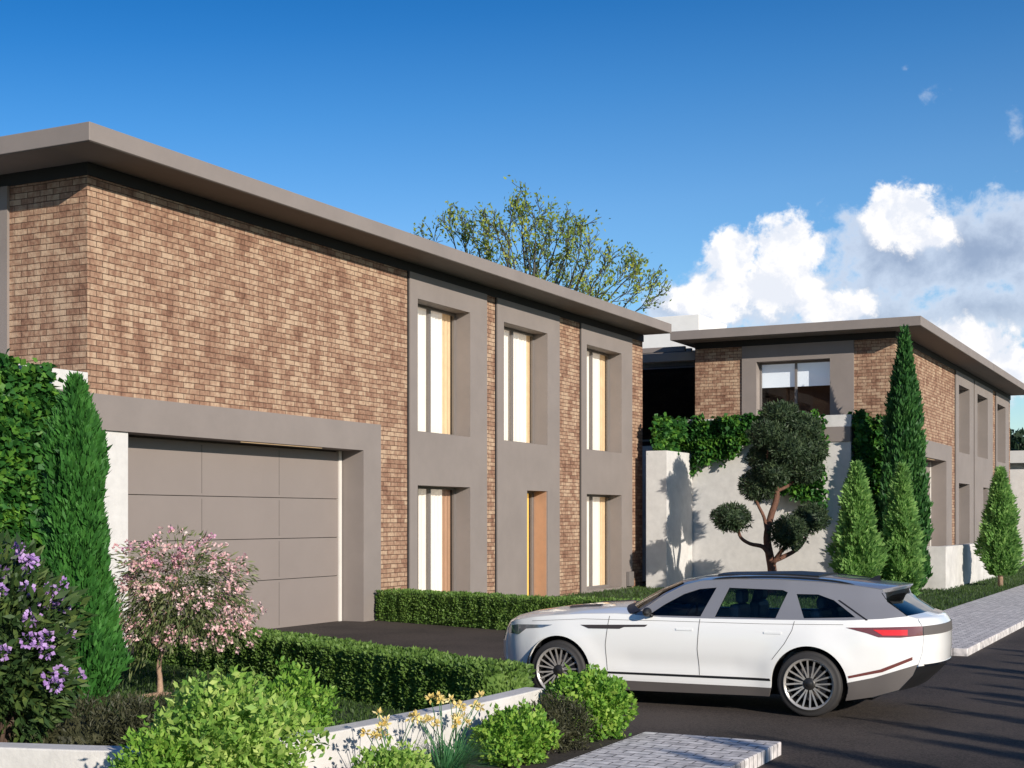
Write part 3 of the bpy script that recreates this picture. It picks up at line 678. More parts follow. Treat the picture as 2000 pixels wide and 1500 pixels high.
# hedges: clipped, made of rounded tufts
def hedge(path, w, h, n, label, seed):
    g = np.random.default_rng(seed); P0 = np.array(path); seg = np.diff(P0, axis=0); L = np.linalg.norm(seg, axis=1); tot = L.sum()
    T = plant('box_hedge', (P0[0][0], P0[0][1], 0), label, 'hedge')
    def at(s, u, v):   # s along, u across (-1..1), v height 0..1
        s = np.clip(s, 0, tot - 1e-4); cum = np.concatenate([[0], np.cumsum(L)]); k = np.clip(np.searchsorted(cum, s, 'right') - 1, 0, len(L) - 1)
        t = (s - cum[k]) / L[k]; base = P0[k] + seg[k] * t[:, None]; d = seg[k] / L[k][:, None]; nn = np.stack([-d[:, 1], d[:, 0]], 1)
        # tufts along the row
        bul = 1 + .09 * np.abs(np.sin(np.pi * s / .42 + np.sin(s * 1.7))) - .05 + lumps(np.stack([s, u, v * 2], 1), 7, .05, seed)
        xy = base + nn * (u * w / 2 * bul)[:, None]; z = v * h * (1 + (bul - 1) * .35)
        D = np.concatenate([nn * u[:, None], ((v - .4) * 1.2)[:, None]], 1)
        return np.concatenate([xy - P0[0], z[:, None]], 1), D
    s = g.random(n) * tot; face = g.random(n); u = np.where(face < .42, 1., np.where(face < .84, -1., g.uniform(-1, 1, n))); v = np.where(face < .84, g.random(n) ** .8, 1.)
    # ends
    e = g.random(n) < .05; s = np.where(e, np.where(g.random(n) < .5, 0, tot), s); u = np.where(e, g.uniform(-1, 1, n), u); v = np.where(e, g.random(n), v)
    dep = 1 - .10 * g.random(n) ** 1.5; P, D = at(s, u * dep, v * (1 - .05 * g.random(n))); D = D + .1
    V = leaf_quads(P, nrm(D), .05, .032, .6, .25, .3, g=g)
    C = []; ns = int(tot / .1)
    ring = [(-.9, 0), (-.9, .45), (-.86, .88), (-.4, .93), (.4, .93), (.86, .88), (.9, .45), (.9, 0)]
    rows = [at(np.full(8, min(i * tot / ns, tot)), np.array([r[0] for r in ring]), np.array([r[1] for r in ring]))[0] for i in range(ns + 1)]
    for i in range(ns):
        for j in range(7): C += [rows[i][j], rows[i + 1][j], rows[i + 1][j + 1], rows[i][j + 1]]
    for rw in (rows[0], rows[-1]):
        for j in range(3): C += [rw[j], rw[j + 1], rw[6 - j], rw[7 - j]]
    part_leaves('foliage', np.concatenate([V, np.array(C)]), M['hedge'], T)
    g2 = np.random.default_rng(seed + 9); paths = []
    for q in np.arange(.2, tot, .42):
        p = at(np.array([q]), np.array([0.]), np.array([0.]))[0][0]; paths.append(([(p[0], p[1], -.02), (p[0], p[1], h * .6)], [.02, .012]))
    return T
hedge([(16.5, 14.5), (15.4, 12.1), (14.2, 9.6), (12.75, 6.55)], .62, .62, 46000, 'clipped box hedge in the foreground, between the lawn and the driveway', 71)
hedge([(25.35, 15.85), (24.3, 12.3), (23.8, 7.4)], .75, .62, 30000, 'clipped box hedge across the driveway, starting at the house wall', 72)

# ivy on walls
def ivy(name, origin, axis, segs, label, n_per=900, out=-1, ln=.12, seed=1):
    """axis 'x': wall runs along x, faces -y. segs: (a0,a1,zlow0,zlow1,ztop) hanging curtains"""
    T = plant(name, origin, label, 'ivy'); g = np.random.default_rng(seed); PP = []
    for (a0, a1, zl0, zl1, zt, dens, thick) in segs:
        n = int(n_per * dens * (a1 - a0) * (zt - min(zl0, zl1)) / 1.0); a = g.uniform(a0, a1, n); t = (a - a0) / (a1 - a0); tp = np.minimum(1, np.minimum(t, 1 - t) * (a1 - a0) / .35 + .25)
        lo = zl0 + (zl1 - zl0) * t; q = np.stack([a, np.zeros(n), np.zeros(n)], 1)
        lo = lo + (lumps(q, 6, .3, seed) + lumps(q, 17, .18, seed + 1)) * min(1.6, (zt - min(zl0, zl1)) * .55)
        z = lo + (zt - lo) * g.random(n); zr = lumps(np.stack([a, np.zeros(n), np.zeros(n)], 1), 9, .10, seed + 7); k = (z > lo) & (z < zt - .06 + zr); a = a + g.normal(size=n) * .06
        d = tp * thick * (.25 + .75 * g.random(n)) * (1 + lumps(np.stack([a, z, np.zeros(n)], 1), 5, .6, seed + 2)); z = z + (z > zt - .12) * g.random(n) * .10
        PP.append(np.stack([a, d, z], 1)[k & (z > .02)])
    Q = np.concatenate(PP)
    if axis == 'x': P = np.stack([Q[:, 0] - origin[0], -Q[:, 1], Q[:, 2] - origin[2]], 1); D = np.tile([0, -1., -.3], (len(P), 1))
    else: P = np.stack([-Q[:, 1], Q[:, 0] - origin[1], Q[:, 2] - origin[2]], 1); D = np.tile([-1., 0, -.3], (len(P), 1))
    V = leaf_quads(P, D, ln, ln * .8, .75, -.25, .35, g=g)
    part_leaves('foliage', V, M['ivy'], T)
    g = np.random.default_rng(seed + 5); paths = []
    for (a0, a1, zl0, zl1, zt, dens, thick) in segs:
        for _ in range(max(2, int((a1 - a0) * 2))):
            a = g.uniform(a0, a1); pts = []; zz = zt
            while zz > max(zl0, zl1) + .35: pts.append((a, zz)); zz -= .35; a += g.uniform(-.12, .12)
            if len(pts) > 1: paths.append(([((p[0] - origin[0], -.02, p[1] - origin[2]) if axis == 'x' else (-.02, p[0] - origin[1], p[1] - origin[2])) for p in pts], [.012] * len(pts)))
    link('vines', tube_mesh(paths, 5), M['bark'], T); return T
ivy('ivy', (14.5, 16.0, 0), 'x', [(12.4, 15.75, .3, .5, 4.42, 1.3, .38), (15.7, 16.35, .4, .9, 4.05, 1.2, .30)], 'thick ivy covering the white terrace wall behind the tall cypress at left', 1150, ln=.13, seed=101)
ivy('ivy', (40.6, 15.5, 0), 'x', [(39.62, 41.7, 4.08, 4.15, 5.2, 1.6, .35)], 'ivy topping the tall concrete wall below the dark terrace window', 900, ln=.15, seed=109)
ivy('ivy', (41.65, 14.2, 0), 'y', [(13.0, 15.1, 4.4, 4.3, 5.30, 1.4, .34), (13.8, 14.9, 4.1, 3.5, 5.0, .9, .30), (12.8, 13.9, 4.6, 3.7, 5.25, .7, .26)], 'ivy trailing over the corner of the terrace, left of the clipped pine', 800, ln=.15, seed=103)
ivy('ivy', (41.65, 11.7, 0), 'y', [(10.75, 12.7, 2.2, 3.2, 5.3, 1.2, .32)], 'ivy hanging behind the clipped pine, under the blind window', 750, ln=.15, seed=104)
ivy('ivy', (42.3, 9.95, 0), 'x', [(41.8, 42.85, 1.0, 1.2, 5.3, 1.6, .34)], 'bright ivy curtain on the wall beside the tall spire cypress', 900, ln=.16, seed=105)
ivy('ivy', (42.85, 9.45, 0), 'y', [(8.95, 9.95, 1.0, 1.2, 5.15, 1.3, .3)], 'darker ivy on the brick corner just left of the tall spire cypress', 800, ln=.16, seed=106)

# broadleaf shrubs
def shrub(name, loc, rad, n, ln, mat, label, seed, aspect=.5, amp=.22, k=4, up=.3, coreS=.62, group=None, flowers=None, zc=None, depth=.5, cat='shrub', rnd=.6, stems=7):
    T = plant(name, loc, label, cat, group); zc = rad[2] if zc is None else zc
    P, D = shell(n, rad, seed, k, amp, depth, -.85); g = np.random.default_rng(seed)
    # shoots: pull the leaves into small upright tufts
    nt = max(12, n // 45); tc, _ = shell(nt, [r * 1.02 for r in rad], seed + 40, k, amp, .12, -.7)
    idx = g.integers(0, len(tc), len(P)); mixw = (g.random(len(P)) < .55)[:, None]
    P = np.where(mixw, tc[idx] + g.normal(size=P.shape) * ln * .75, P); P[:, 2] += zc; P[:, 2] = np.maximum(P[:, 2], .02)
    ns = 34; sp, sd_ = shell(ns, [r * .92 for r in rad], seed + 60, k, amp, .15, -.3); sp = sp.copy(); sp[:, 2] += zc; m_ = 11
    tt = np.tile(np.linspace(0, 1, m_), ns)[:len(sp) * m_]; sl = np.repeat(g.uniform(.10, .30, len(sp)) * max(rad), m_); dd_ = np.repeat(nrm(sd_ + np.array([0, 0, .7]) + g.normal(size=sd_.shape) * .25), m_, 0)
    SP = np.repeat(sp, m_, 0) + dd_ * (tt * sl)[:, None] * 1.3 + g.normal(size=(len(sp) * m_, 3)) * ln * .22
    P = np.concatenate([P, SP]); D = np.concatenate([D, dd_])
    V = leaf_quads(P, D, ln, ln * aspect, rnd, up, .4, g=g)
    C = core_mesh(rad, seed, k, amp, coreS); C[:, 2] = np.maximum(C[:, 2] + zc, .02)
    part_leaves('foliage', np.concatenate([V, C]), mat, T)
    if flowers:
        fm, nf, fl, per = flowers; fp, fd = shell(nf, [r * 1.04 for r in rad], seed + 77, k, amp, .1, -.35); fp = fp.copy(); fp[:, 2] += zc
        fc = np.repeat(fp, per, 0) + g.normal(size=(len(fp) * per, 3)) * fl * .55; fdd = np.repeat(fd, per, 0)
        part_leaves('flowers', leaf_quads(fc, fdd, fl, fl * .9, .8, .2, .3, g=g), fm, T)
    paths = []
    for _ in range(stems):
        a = g.random() * 6.28; paths.append(([(0, 0, -.03), (math.cos(a) * rad[0] * .25, math.sin(a) * rad[1] * .25, zc * .6), (math.cos(a) * rad[0] * .5, math.sin(a) * rad[1] * .5, zc)], [.018, .012, .006]))
    link('stems', tube_mesh(paths, 5), M['bark'], T); return T
shrub('shrub', (7.36, 5.88, .05), (.48, .46, .47), 8000, .062, M['limeb'], 'large bright green leafy shrub in the foreground, before the curved wall', 201, aspect=.48, zc=.50, amp=.3, up=.35)
shrub('shrub', (6.88, 6.02, .05), (.25, .25, .30), 2600, .05, M['lime'], 'yellow-green shrub on the left flank of the large bright shrub', 211, aspect=.45, zc=.42, amp=.25, up=.4)
shrub('shrub', (9.25, 6.72, .05), (.33, .30, .34), 3200, .05, M['lime'], 'loose yellow-green shrub inside the curved wall, right of the large bright shrub', 202, aspect=.45, zc=.5, amp=.28, up=.6, coreS=.45)
shrub('shrub', (10.75, 5.45, .05), (.33, .31, .25), 3600, .045, M['lime'], 'small round lime green shrub between the yellow flowers and the dark bush', 203, aspect=.65, zc=.2, amp=.24)
shrub('shrub', (12.35, 5.48, .05), (.40, .38, .35), 5200, .05, M['lime'], 'round lime green shrub at the wall end, in front of the car front wheel', 204, aspect=.65, zc=.26, amp=.24)
shrub('shrub', (11.5, 5.45, .05), (.34, .32, .24), 4500, .05, M['olive'], 'dark feathery bush between two lime green shrubs', 205, aspect=.2, zc=.2, amp=.18, up=.6)
shrub('shrub', (8.55, 5.32, .05), (.34, .26, .22), 3000, .045, M['limeb'], 'low pale green shrub at the foot of the yellow flowers', 206, aspect=.5, zc=.2, amp=.2)
shrub('shrub', (6.2, 6.35, .05), (.35, .3, .12), 2200, .05, M['limeb'], 'low green plant in front of the wall at the bottom left corner', 207, aspect=.5, zc=.12)
# dark ground shrubs behind the left of the wall
for i, (x, y, a, b, c, lb) in enumerate([(8.55, 9.6, .75, .6, .30, 'dark low shrub below the purple flowers, at the left edge'),
                                    (8.9, 8.6, .72, .6, .32, 'dark low shrub in front of the tall cypress'),
                                    (9.35, 7.85, .70, .55, .34, 'dark low shrub in front of the pink flowering tree')]):
    shrub('ground_shrub', (x, y, .05), (a, b, c), 8000, .055, M['olive'], lb, 220 + i, aspect=.22, zc=c * .75, amp=.16, up=.5, group='dark low shrubs behind the garden wall', stems=5)
# purple rhododendron at the left edge
def big_bush():
    T = plant('flowering_bush', (8.1, 8.75, .03), 'large dark leafy bush with purple flower heads at the left edge', 'bush'); g = np.random.default_rng(301)
    rad = (.60, .64, .78); P, D = shell(6500, rad, 301, 3.5, .22, .6, -.9); P[:, 2] += 1.02
    V = leaf_quads(P, D, .115, .04, .55, .15, .35, g=g); C = core_mesh(rad, 301, 3.5, .22, .62); C[:, 2] += 1.02
    part_leaves('foliage', np.concatenate([V, C]), M['rhodo'], T)
    hp, hd = shell(64, [r * 1.08 for r in rad], 305, 3.5, .2, .05, -.25); hp = hp.copy(); hp[:, 2] += 1.02
    n = 26; bd = nrm(g.normal(size=(len(hp) * n, 3))); c = np.repeat(hp, n, 0) + bd * .040
    part_leaves('flowers', leaf_quads(c, bd, .036, .036, .35, 0, .2, g=g), M['purple'], T)
    paths = []
    for k in range(7):
        a = k * .9; paths.append((*smooth_path([(0, 0, -.05), (math.cos(a) * .12, math.sin(a) * .12, .5), (math.cos(a) * .35, math.sin(a) * .35, 1.1)], [.035, .025, .012], 4),))
    link('trunk', tube_mesh(paths, 7), M['bark'], T, True)
big_bush()
# pink flowering small tree
def pink_tree():
    T = plant('flowering_tree', (12.85, 11.2, .04), 'small umbrella-shaped tree with pink and cream flowers on the lawn', 'tree'); g = np.random.default_rng(401)
    paths = []; tips = []
    tr, rr = smooth_path([(0, 0, 0), (.02, .02, .2), (-.02, 0, .38), (.03, -.01, .56)], [.045, .032, .03, .03], 4); paths.append((tr, rr))
    for k in range(15):
        a = k * 2.4 + .3; r = g.uniform(.30, .66); zt = 1.5 - .8 * (r / .75) ** 2 + g.uniform(-.1, .16)
        p = [(.03, -.01, .54), (math.cos(a) * r * .45, math.sin(a) * r * .45, .54 + (zt - .54) * .6), (math.cos(a) * r, math.sin(a) * r, zt)]
        q, w = smooth_path(p, [.022, .012, .005], 5); paths.append((q, w)); tips.append(q)
    for k in range(9):   # surface roots
        a = k * .7; p = [(0, 0, .04), (math.cos(a) * .12, math.sin(a) * .12, .03), (math.cos(a + .2) * g.uniform(.3, .5), math.sin(a + .2) * g.uniform(.25, .4), .012)]
        q, w = smooth_path(p, [.035, .018, .006], 4); paths.append((q, w))
    link('trunk', tube_mesh(paths, 7), M['palebark'], T, True)
    rad = (.80, .86, .76); zc = 1.06; off = np.array([.09, -.18, 0]); P, D = shell(7600, rad, 402, 4.5, .36, .8, -.8)
    P += off; P[:, 2] += zc; D[:, 2] -= .75
    V = leaf_quads(P, nrm(D), .085, .018, .35, -.1, .4, g=g)
    part_leaves('foliage', V, M['oleander'], T)
    def heads(n, zmin, mat, nm, seed):
        hp, hd = shell(n, [r * 1.06 for r in rad], 402, 4.5, .36, .25, zmin); hp = hp + off; hp[:, 2] += zc; per = 12
        bd = nrm(g.normal(size=(len(hp) * per, 3))); c = np.repeat(hp, per, 0) + bd * .020
        part_leaves(nm, leaf_quads(c, bd, .034, .034, .4, 0, .25, g=g), mat, T)
    heads(420, -.6, M['pink'], 'flowers', 403); heads(75, .55, M['pinktop'], 'flowers', 404)
pink_tree()
# yellow flowers with strap leaves
def day_lily(loc, label, seed, s=1., nf=11):
    T = plant('flower_clump', loc, label, 'flowers', 'yellow flower clumps before the wall'); g = np.random.default_rng(seed); n = 260
    a = g.random(n) * 6.28; r = g.uniform(.15, .42, n) * s; h = g.uniform(.22, .46, n) * s; V = []
    for i in range(n):
        d = Vector((math.cos(a[i]), math.sin(a[i]), 0)); w = d.cross(Vector((0, 0, 1))) * .0075; p0 = d * .05; pts = [p0 + d * (r[i] * t ** 1.6) + Vector((0, 0, h[i] * (t - .38 * t * t * t * (r[i] / .3)))) for t in (0, .35, .7, 1)]
        for k in range(3):
            w0 = w * (1 - k * .28); w1 = w * (1 - (k + 1) * .3); V += [pts[k] - w0, pts[k] + w0, pts[k + 1] + w1, pts[k + 1] - w1]
    part_leaves('leaves', np.array([tuple(v) for v in V]), M['blade'], T)
    paths = []; fp = []
    for k in range(nf):
        aa = g.random() * 6.28; rr = g.uniform(.05, .3) * s; hh = g.uniform(.46, .66) * s; tip = (math.cos(aa) * rr, math.sin(aa) * rr, hh); paths.append(([(0, 0, 0), (tip[0] * .4, tip[1] * .4, hh * .6), tip], [.005, .004, .003])); fp.append(tip)
    link('stems', tube_mesh(paths, 5), M['blade'], T)
    per = 16; fp = np.array(fp); bd = nrm(g.normal(size=(len(fp) * per, 3)) + np.array([0, 0, .5])); c = np.repeat(fp, per, 0) + bd * .008
    part_leaves('flowers', leaf_quads(c, bd, .042, .022, .2, .1, .2, g=g), M['yellow'], T)
day_lily((9.02, 5.62, .05), 'clump of pale yellow flowers nearest the large bright shrub', 501, .95, 10)
day_lily((9.6, 5.50, .05), 'middle clump of yellow flowers with long strap leaves before the wall', 502, 1.05, 13)
day_lily((10.1, 5.68, .05), 'clump of yellow flowers next to the small round lime shrub', 503, .9, 9)
day_lily((7.2, 5.05, .05), 'clump of pale yellow blossoms at the bottom edge, under the large bright shrub', 504, .8, 8)

# clipped pine
def cloud_pine():
    bx, by = 38.2, 11.28; T = plant('clipped_pine', (bx, by, .03), 'cloud-pruned dark pine with round foliage pads on reddish limbs, behind the car', 'tree'); g = np.random.default_rng(601)
    f = bx * CF + by * SF
    rx, ry = SF, -CF      # picture-right direction on the ground
    def pt(px, py, dep=0):
        u = (px - 1000) / FPX * (f + dep); v = (1012 - py) / FPX * (f + dep) + CAMZ
        x = CF * (f + dep) + SF * u; y = SF * (f + dep) - CF * u; return Vector((x - bx, y - by, v - .03))
    pads = [((1524, 812), 44, 30, .1), ((1562, 838), 46, 33, .0), ((1500, 850), 42, 31, -.3), ((1588, 880), 30, 28, -.1), ((1543, 878), 46, 33, -.5), ((1490, 893), 34, 27, .1), ((1570, 918), 38, 30, .2), ((1512, 922), 36, 27, -.4), ((1482, 948), 42, 36, .1),
            ((1429, 1011), 43, 31, .0), ((1541, 1040), 38, 37, -.5), ((1583, 1013), 40, 30, .3)]
    k = f / FPX
    for (c, a, b, d) in pads:
        p = pt(*c, d); rad = (a * k * .84, a * k * .84, b * k * .84); n = int(500 + 7500 * (a * b) / (92 * 66)); sd = int(c[0] + c[1]); P, D = shell(n, rad, sd, 6.5, .17, .25, -1); P = P + np.array(p)
        V = leaf_quads(P, D, .11, .03, .7, .25, .35, g=g); C = core_mesh(rad, sd, 6.5, .17, .82, 16, 10) + np.array(p)
        part_leaves('foliage_pad', np.concatenate([V, C]), M['pine'], T)
    L = [([(1505, 1190), (1506, 1150), (1508, 1115), (1503, 1085), (1498, 1050), (1505, 1010), (1517, 970), (1513, 930), (1522, 880), (1532, 840)], [.20, .17, .155, .14, .125, .11, .10, .09, .07, .04], 0, .2),
         ([(1503, 1085), (1490, 1068), (1465, 1062), (1447, 1050), (1440, 1030), (1430, 1012)], [.10, .075, .06, .055, .05, .03], 0, 0),
         ([(1510, 1095), (1535, 1085), (1560, 1070), (1576, 1045), (1583, 1015)], [.10, .075, .06, .05, .03], 0, .3),
         ([(1510, 1100), (1525, 1078), (1535, 1065), (1541, 1042)], [.09, .07, .06, .03], 0, -.5),
         ([(1498, 1040), (1492, 1010), (1480, 985), (1476, 965), (1484, 945)], [.07, .055, .05, .045, .03], 0, .1),
         ([(1516, 960), (1545, 945), (1560, 925), (1575, 885)], [.06, .05, .04, .03], .1, .6),
         ([(1513, 930), (1500, 905), (1500, 880)], [.06, .04, .03], 0, -.5), ([(1506, 925), (1512, 915)], [.05, .03], 0, -.6)]
    paths = []
    for pts, rad, d0, d1 in L:
        q = [pt(*p, d0 + (d1 - d0) * i / (len(pts) - 1)) for i, p in enumerate(pts)]; paths.append(smooth_path(q, [r * .85 for r in rad], 4))
    link('trunk', tube_mesh(paths, 9), M['redbark'], T, True)
cloud_pine()

# branching trees
def branch_tree(loc, h, label, seed, lean=(0, 0), spread=1., leafmat='treeleaf', nleaf=7, ln=.32, depth=6, first=.38, bark='greybark', group=None):
    T = plant('broadleaf_tree', loc, label, 'tree', group); g = random.Random(seed); paths = []; tips = []
    def grow(p, d, L, r, k):
        n = 4; r = max(r, .024); pts = [p]; rad = [r]; q = p.copy(); dd = d.copy()
        for i in range(n):
            dd = (dd + Vector((g.uniform(-.16, .16), g.uniform(-.16, .16), g.uniform(-.06, .10)))).normalized(); q = q + dd * L / n; pts.append(q.copy()); rad.append(r * (1 - .35 * (i + 1) / n))
        paths.append((pts, rad))
        if k <= 2: tips.extend([(x, dd, k) for x in pts[1:]])
        if k == 0: return
        for j in range(3 if k > 2 else g.choice((2, 3))):
            a = g.uniform(.35, .80) * spread; ph = g.uniform(0, 6.28) + j * 2.1; o = dd.orthogonal().normalized(); o2 = dd.cross(o); nd = (dd * math.cos(a) + (o * math.cos(ph) + o2 * math.sin(ph)) * math.sin(a)); nd.z = nd.z * .9 + .06; nd.normalize()
            st = pts[-1] if j < 2 else pts[g.choice((2, 3))]
            grow(st.copy(), nd, L * g.uniform(.62, .82), rad[-1] * .68, k - 1)
    grow(Vector((0, 0, 0)), Vector((lean[0], lean[1], 1)).normalized(), h * first, h * .022, depth)
    link('trunk', tube_mesh(paths, 6), M[bark], T, True)
    gg = np.random.default_rng(seed); C = []; DD = []
    for p, d, k in tips:
        if g.random() < (.62 if k < 2 else .2):
            for _ in range(nleaf): C.append(tuple(p + Vector((g.gauss(0, 1), g.gauss(0, 1), g.gauss(0, 1))) * ln * .9)); DD.append(tuple(d))
    part_leaves('foliage', leaf_quads(np.array(C), np.array(DD), ln, ln * .5, .8, .1, .4, g=gg), M[leafmat], T)
    return T
def crown_tree():
    tx, ty = 50.5, 25.6; T = plant('broadleaf_tree', (tx, ty, 0), 'bare-branched tree with sparse yellow-green leaves rising behind the near brick house', 'tree'); g = random.Random(5); f = tx * CF + ty * SF
    def pt(px, py, dep):
        u = (px - 1000) / FPX * (f + dep); return Vector((CF * (f + dep) + SF * u - tx, SF * (f + dep) - CF * u - ty, (1012 - py) / FPX * (f + dep) + CAMZ))
    paths = []; tips = []
    def twig(p, d, L, r, k):
        q = p.copy(); pts = [p.copy()]; rad = [r]
        for i in range(3):
            d = (d + Vector((g.uniform(-.22, .22), g.uniform(-.22, .22), g.uniform(-.12, .20)))).normalized(); q = q + d * L / 3; pts.append(q.copy()); rad.append(max(.012, r * (1 - .2 * (i + 1))))
            if k <= 1: tips.append((q.copy(), d.copy(), k))
        paths.append((pts, rad))
        if k == 0: return
        for j in range(3):
            a = g.uniform(.3, .8); ph = g.uniform(0, 6.28); o = d.orthogonal().normalized(); o2 = d.cross(o); nd = d * math.cos(a) + (o * math.cos(ph) + o2 * math.sin(ph)) * math.sin(a); nd.z += .12; nd.normalize(); twig(pts[1 + j].copy(), nd, L * g.uniform(.55, .8), max(.014, r * .62), k - 1)
    fork = pt(1020, 700, 0); paths.append(smooth_path([(0, 0, -.1), fork * .5 + Vector((.1, 0, 0)), fork], [.42, .34, .28], 4))
    ends = [(845, 450), (880, 430), (905, 465), (925, 415), (950, 440), (975, 400), (990, 385), (1020, 385), (1050, 390), (1062, 420), (1095, 415), (1120, 440), (1150, 450), (1165, 470), (1000, 440), (1035, 450), (1075, 480), (1110, 495), (960, 490), (1150, 520), (1185, 515), (1215, 530), (1250, 515), (1225, 565), (1265, 565), (1280, 590), (1100, 550), (1180, 565)]
    for (x, y) in ends:
        dep = g.uniform(-2.2, 2.2); e = pt(1030 + (x - 1030) * (.80 if x > 1030 else .90), 640 - (640 - y) * .72 + 14, dep); m = fork + (e - fork) * .5 + Vector((g.uniform(-.3, .3), g.uniform(-.3, .3), -.9 if x > 1130 else -.25)); e0 = e
        P_, R_ = smooth_path([fork, fork + (m - fork) * .5 + Vector((0, 0, .15)), m, e0], [.15, .10, .065, .035], 4); paths.append((P_, R_)); d = (e0 - m).normalized(); twig(e0, d, .95, .030, 3)
        for q in (8, 10): twig(P_[q].copy(), (d + Vector((g.uniform(-.8, .8), g.uniform(-.8, .8), g.uniform(0, .8)))).normalized(), .9, .03, 2)
    link('trunk', tube_mesh(paths, 5), M['greybark'], T, True)
    gg = np.random.default_rng(9); C = []; DD = []
    for p, d, k in tips:
        if g.random() < .33:
            for _ in range(5 if k == 0 else 2): C.append(tuple(p + Vector((g.gauss(0, 1), g.gauss(0, 1), g.gauss(0, 1))) * .13)); DD.append(tuple(d))
    part_leaves('foliage', leaf_quads(np.array(C), np.array(DD), .15, .08, .8, .1, .4, g=gg), M['treeleaf'], T)
crown_tree()
def dense_tree(loc, rad, zc, label, seed, mat='darktree', n=9000, ln=.5, group=None):
    T = plant('dense_tree', loc, label, 'tree', group); P, D = shell(n, rad, seed, 5, .22, .3, -.9); g = np.random.default_rng(seed); P[:, 2] += zc
    C = core_mesh(rad, seed, 5, .22, .85); C[:, 2] += zc; part_leaves('foliage', np.concatenate([leaf_quads(P, D, ln, ln * .6, .7, 0, .4, g=g), C]), M[mat], T)
    link('trunk', tube_mesh([([(0, 0, -.1), (0, 0, zc)], [rad[0] * .1, rad[0] * .06])]), M['greybark'], T, True)
dense_tree((94, 25, 0), (7, 6, 4.6), 6.0, 'dark leafy tree rising over the distant building at the right edge', 701)
dense_tree((104, 14, 0), (8, 7, 3.4), 4.5, 'dark leafy tree behind the white end wall, at the far right', 702)
# street side: shrubs and slim trees across the road, which throw the long shadows over the asphalt
k = 0
for (x, h, rr) in [(-3.0, 3.59, 0.32), (-2.0, 3.55, 0.31), (-0.9, 3.91, 0.46), (0.3, 3.58, 0.41), (1.3, 3.56, 0.32), (2.2, 3.92, 0.47), (3.5, 3.86, 0.34), (4.5, 3.77, 0.45), (5.8, 3.89, 0.32), (7.0, 3.79, 0.4), (7.9, 3.7, 0.32), (9.2, 3.25, 0.41), (10.2, 3.26, 0.41), (11.6, 3.24, 0.4), (12.6, 3.14, 0.39), (13.5, 3.21, 0.46), (14.3, 3.1, 0.43), (15.3, 3.3, 0.39), (16.3, 3.5, 0.34), (17.3, 3.17, 0.43), (18.3, 3.23, 0.45), (19.3, 3.31, 0.48), (20.2, 3.11, 0.35), (22.9, 3.34, 0.35), (25.1, 3.15, 0.39), (27.0, 3.37, 0.48), (30.0, 3.39, 0.49), (31.8, 3.2, 0.49), (34.5, 3.25, 0.49), (37.1, 3.42, 0.36), (39.1, 3.27, 0.33), (41.4, 3.48, 0.37), (43.2, 3.1, 0.33), (46.0, 3.23, 0.36), (47.8, 3.49, 0.38), (49.9, 3.1, 0.31), (51.9, 3.36, 0.33), (53.7, 3.29, 0.35), (56.8, 3.13, 0.41), (59.5, 3.25, 0.5)]:
    column_tree('roadside_conifer', (x, -4.75 - (k % 3) * .25, 0), h, (lambda s: lambda q: s * min(1, (q + .1) / .3) ** .6 * (1 - q ** 1.8) + .03)(rr), 1500, .14, M['cypress2'], 'slim conifer in the row across the road', 'row of slim conifers across the road', seed=800 + k, up=1, spread=.6, lump=.3, coreS=.8); k += 1

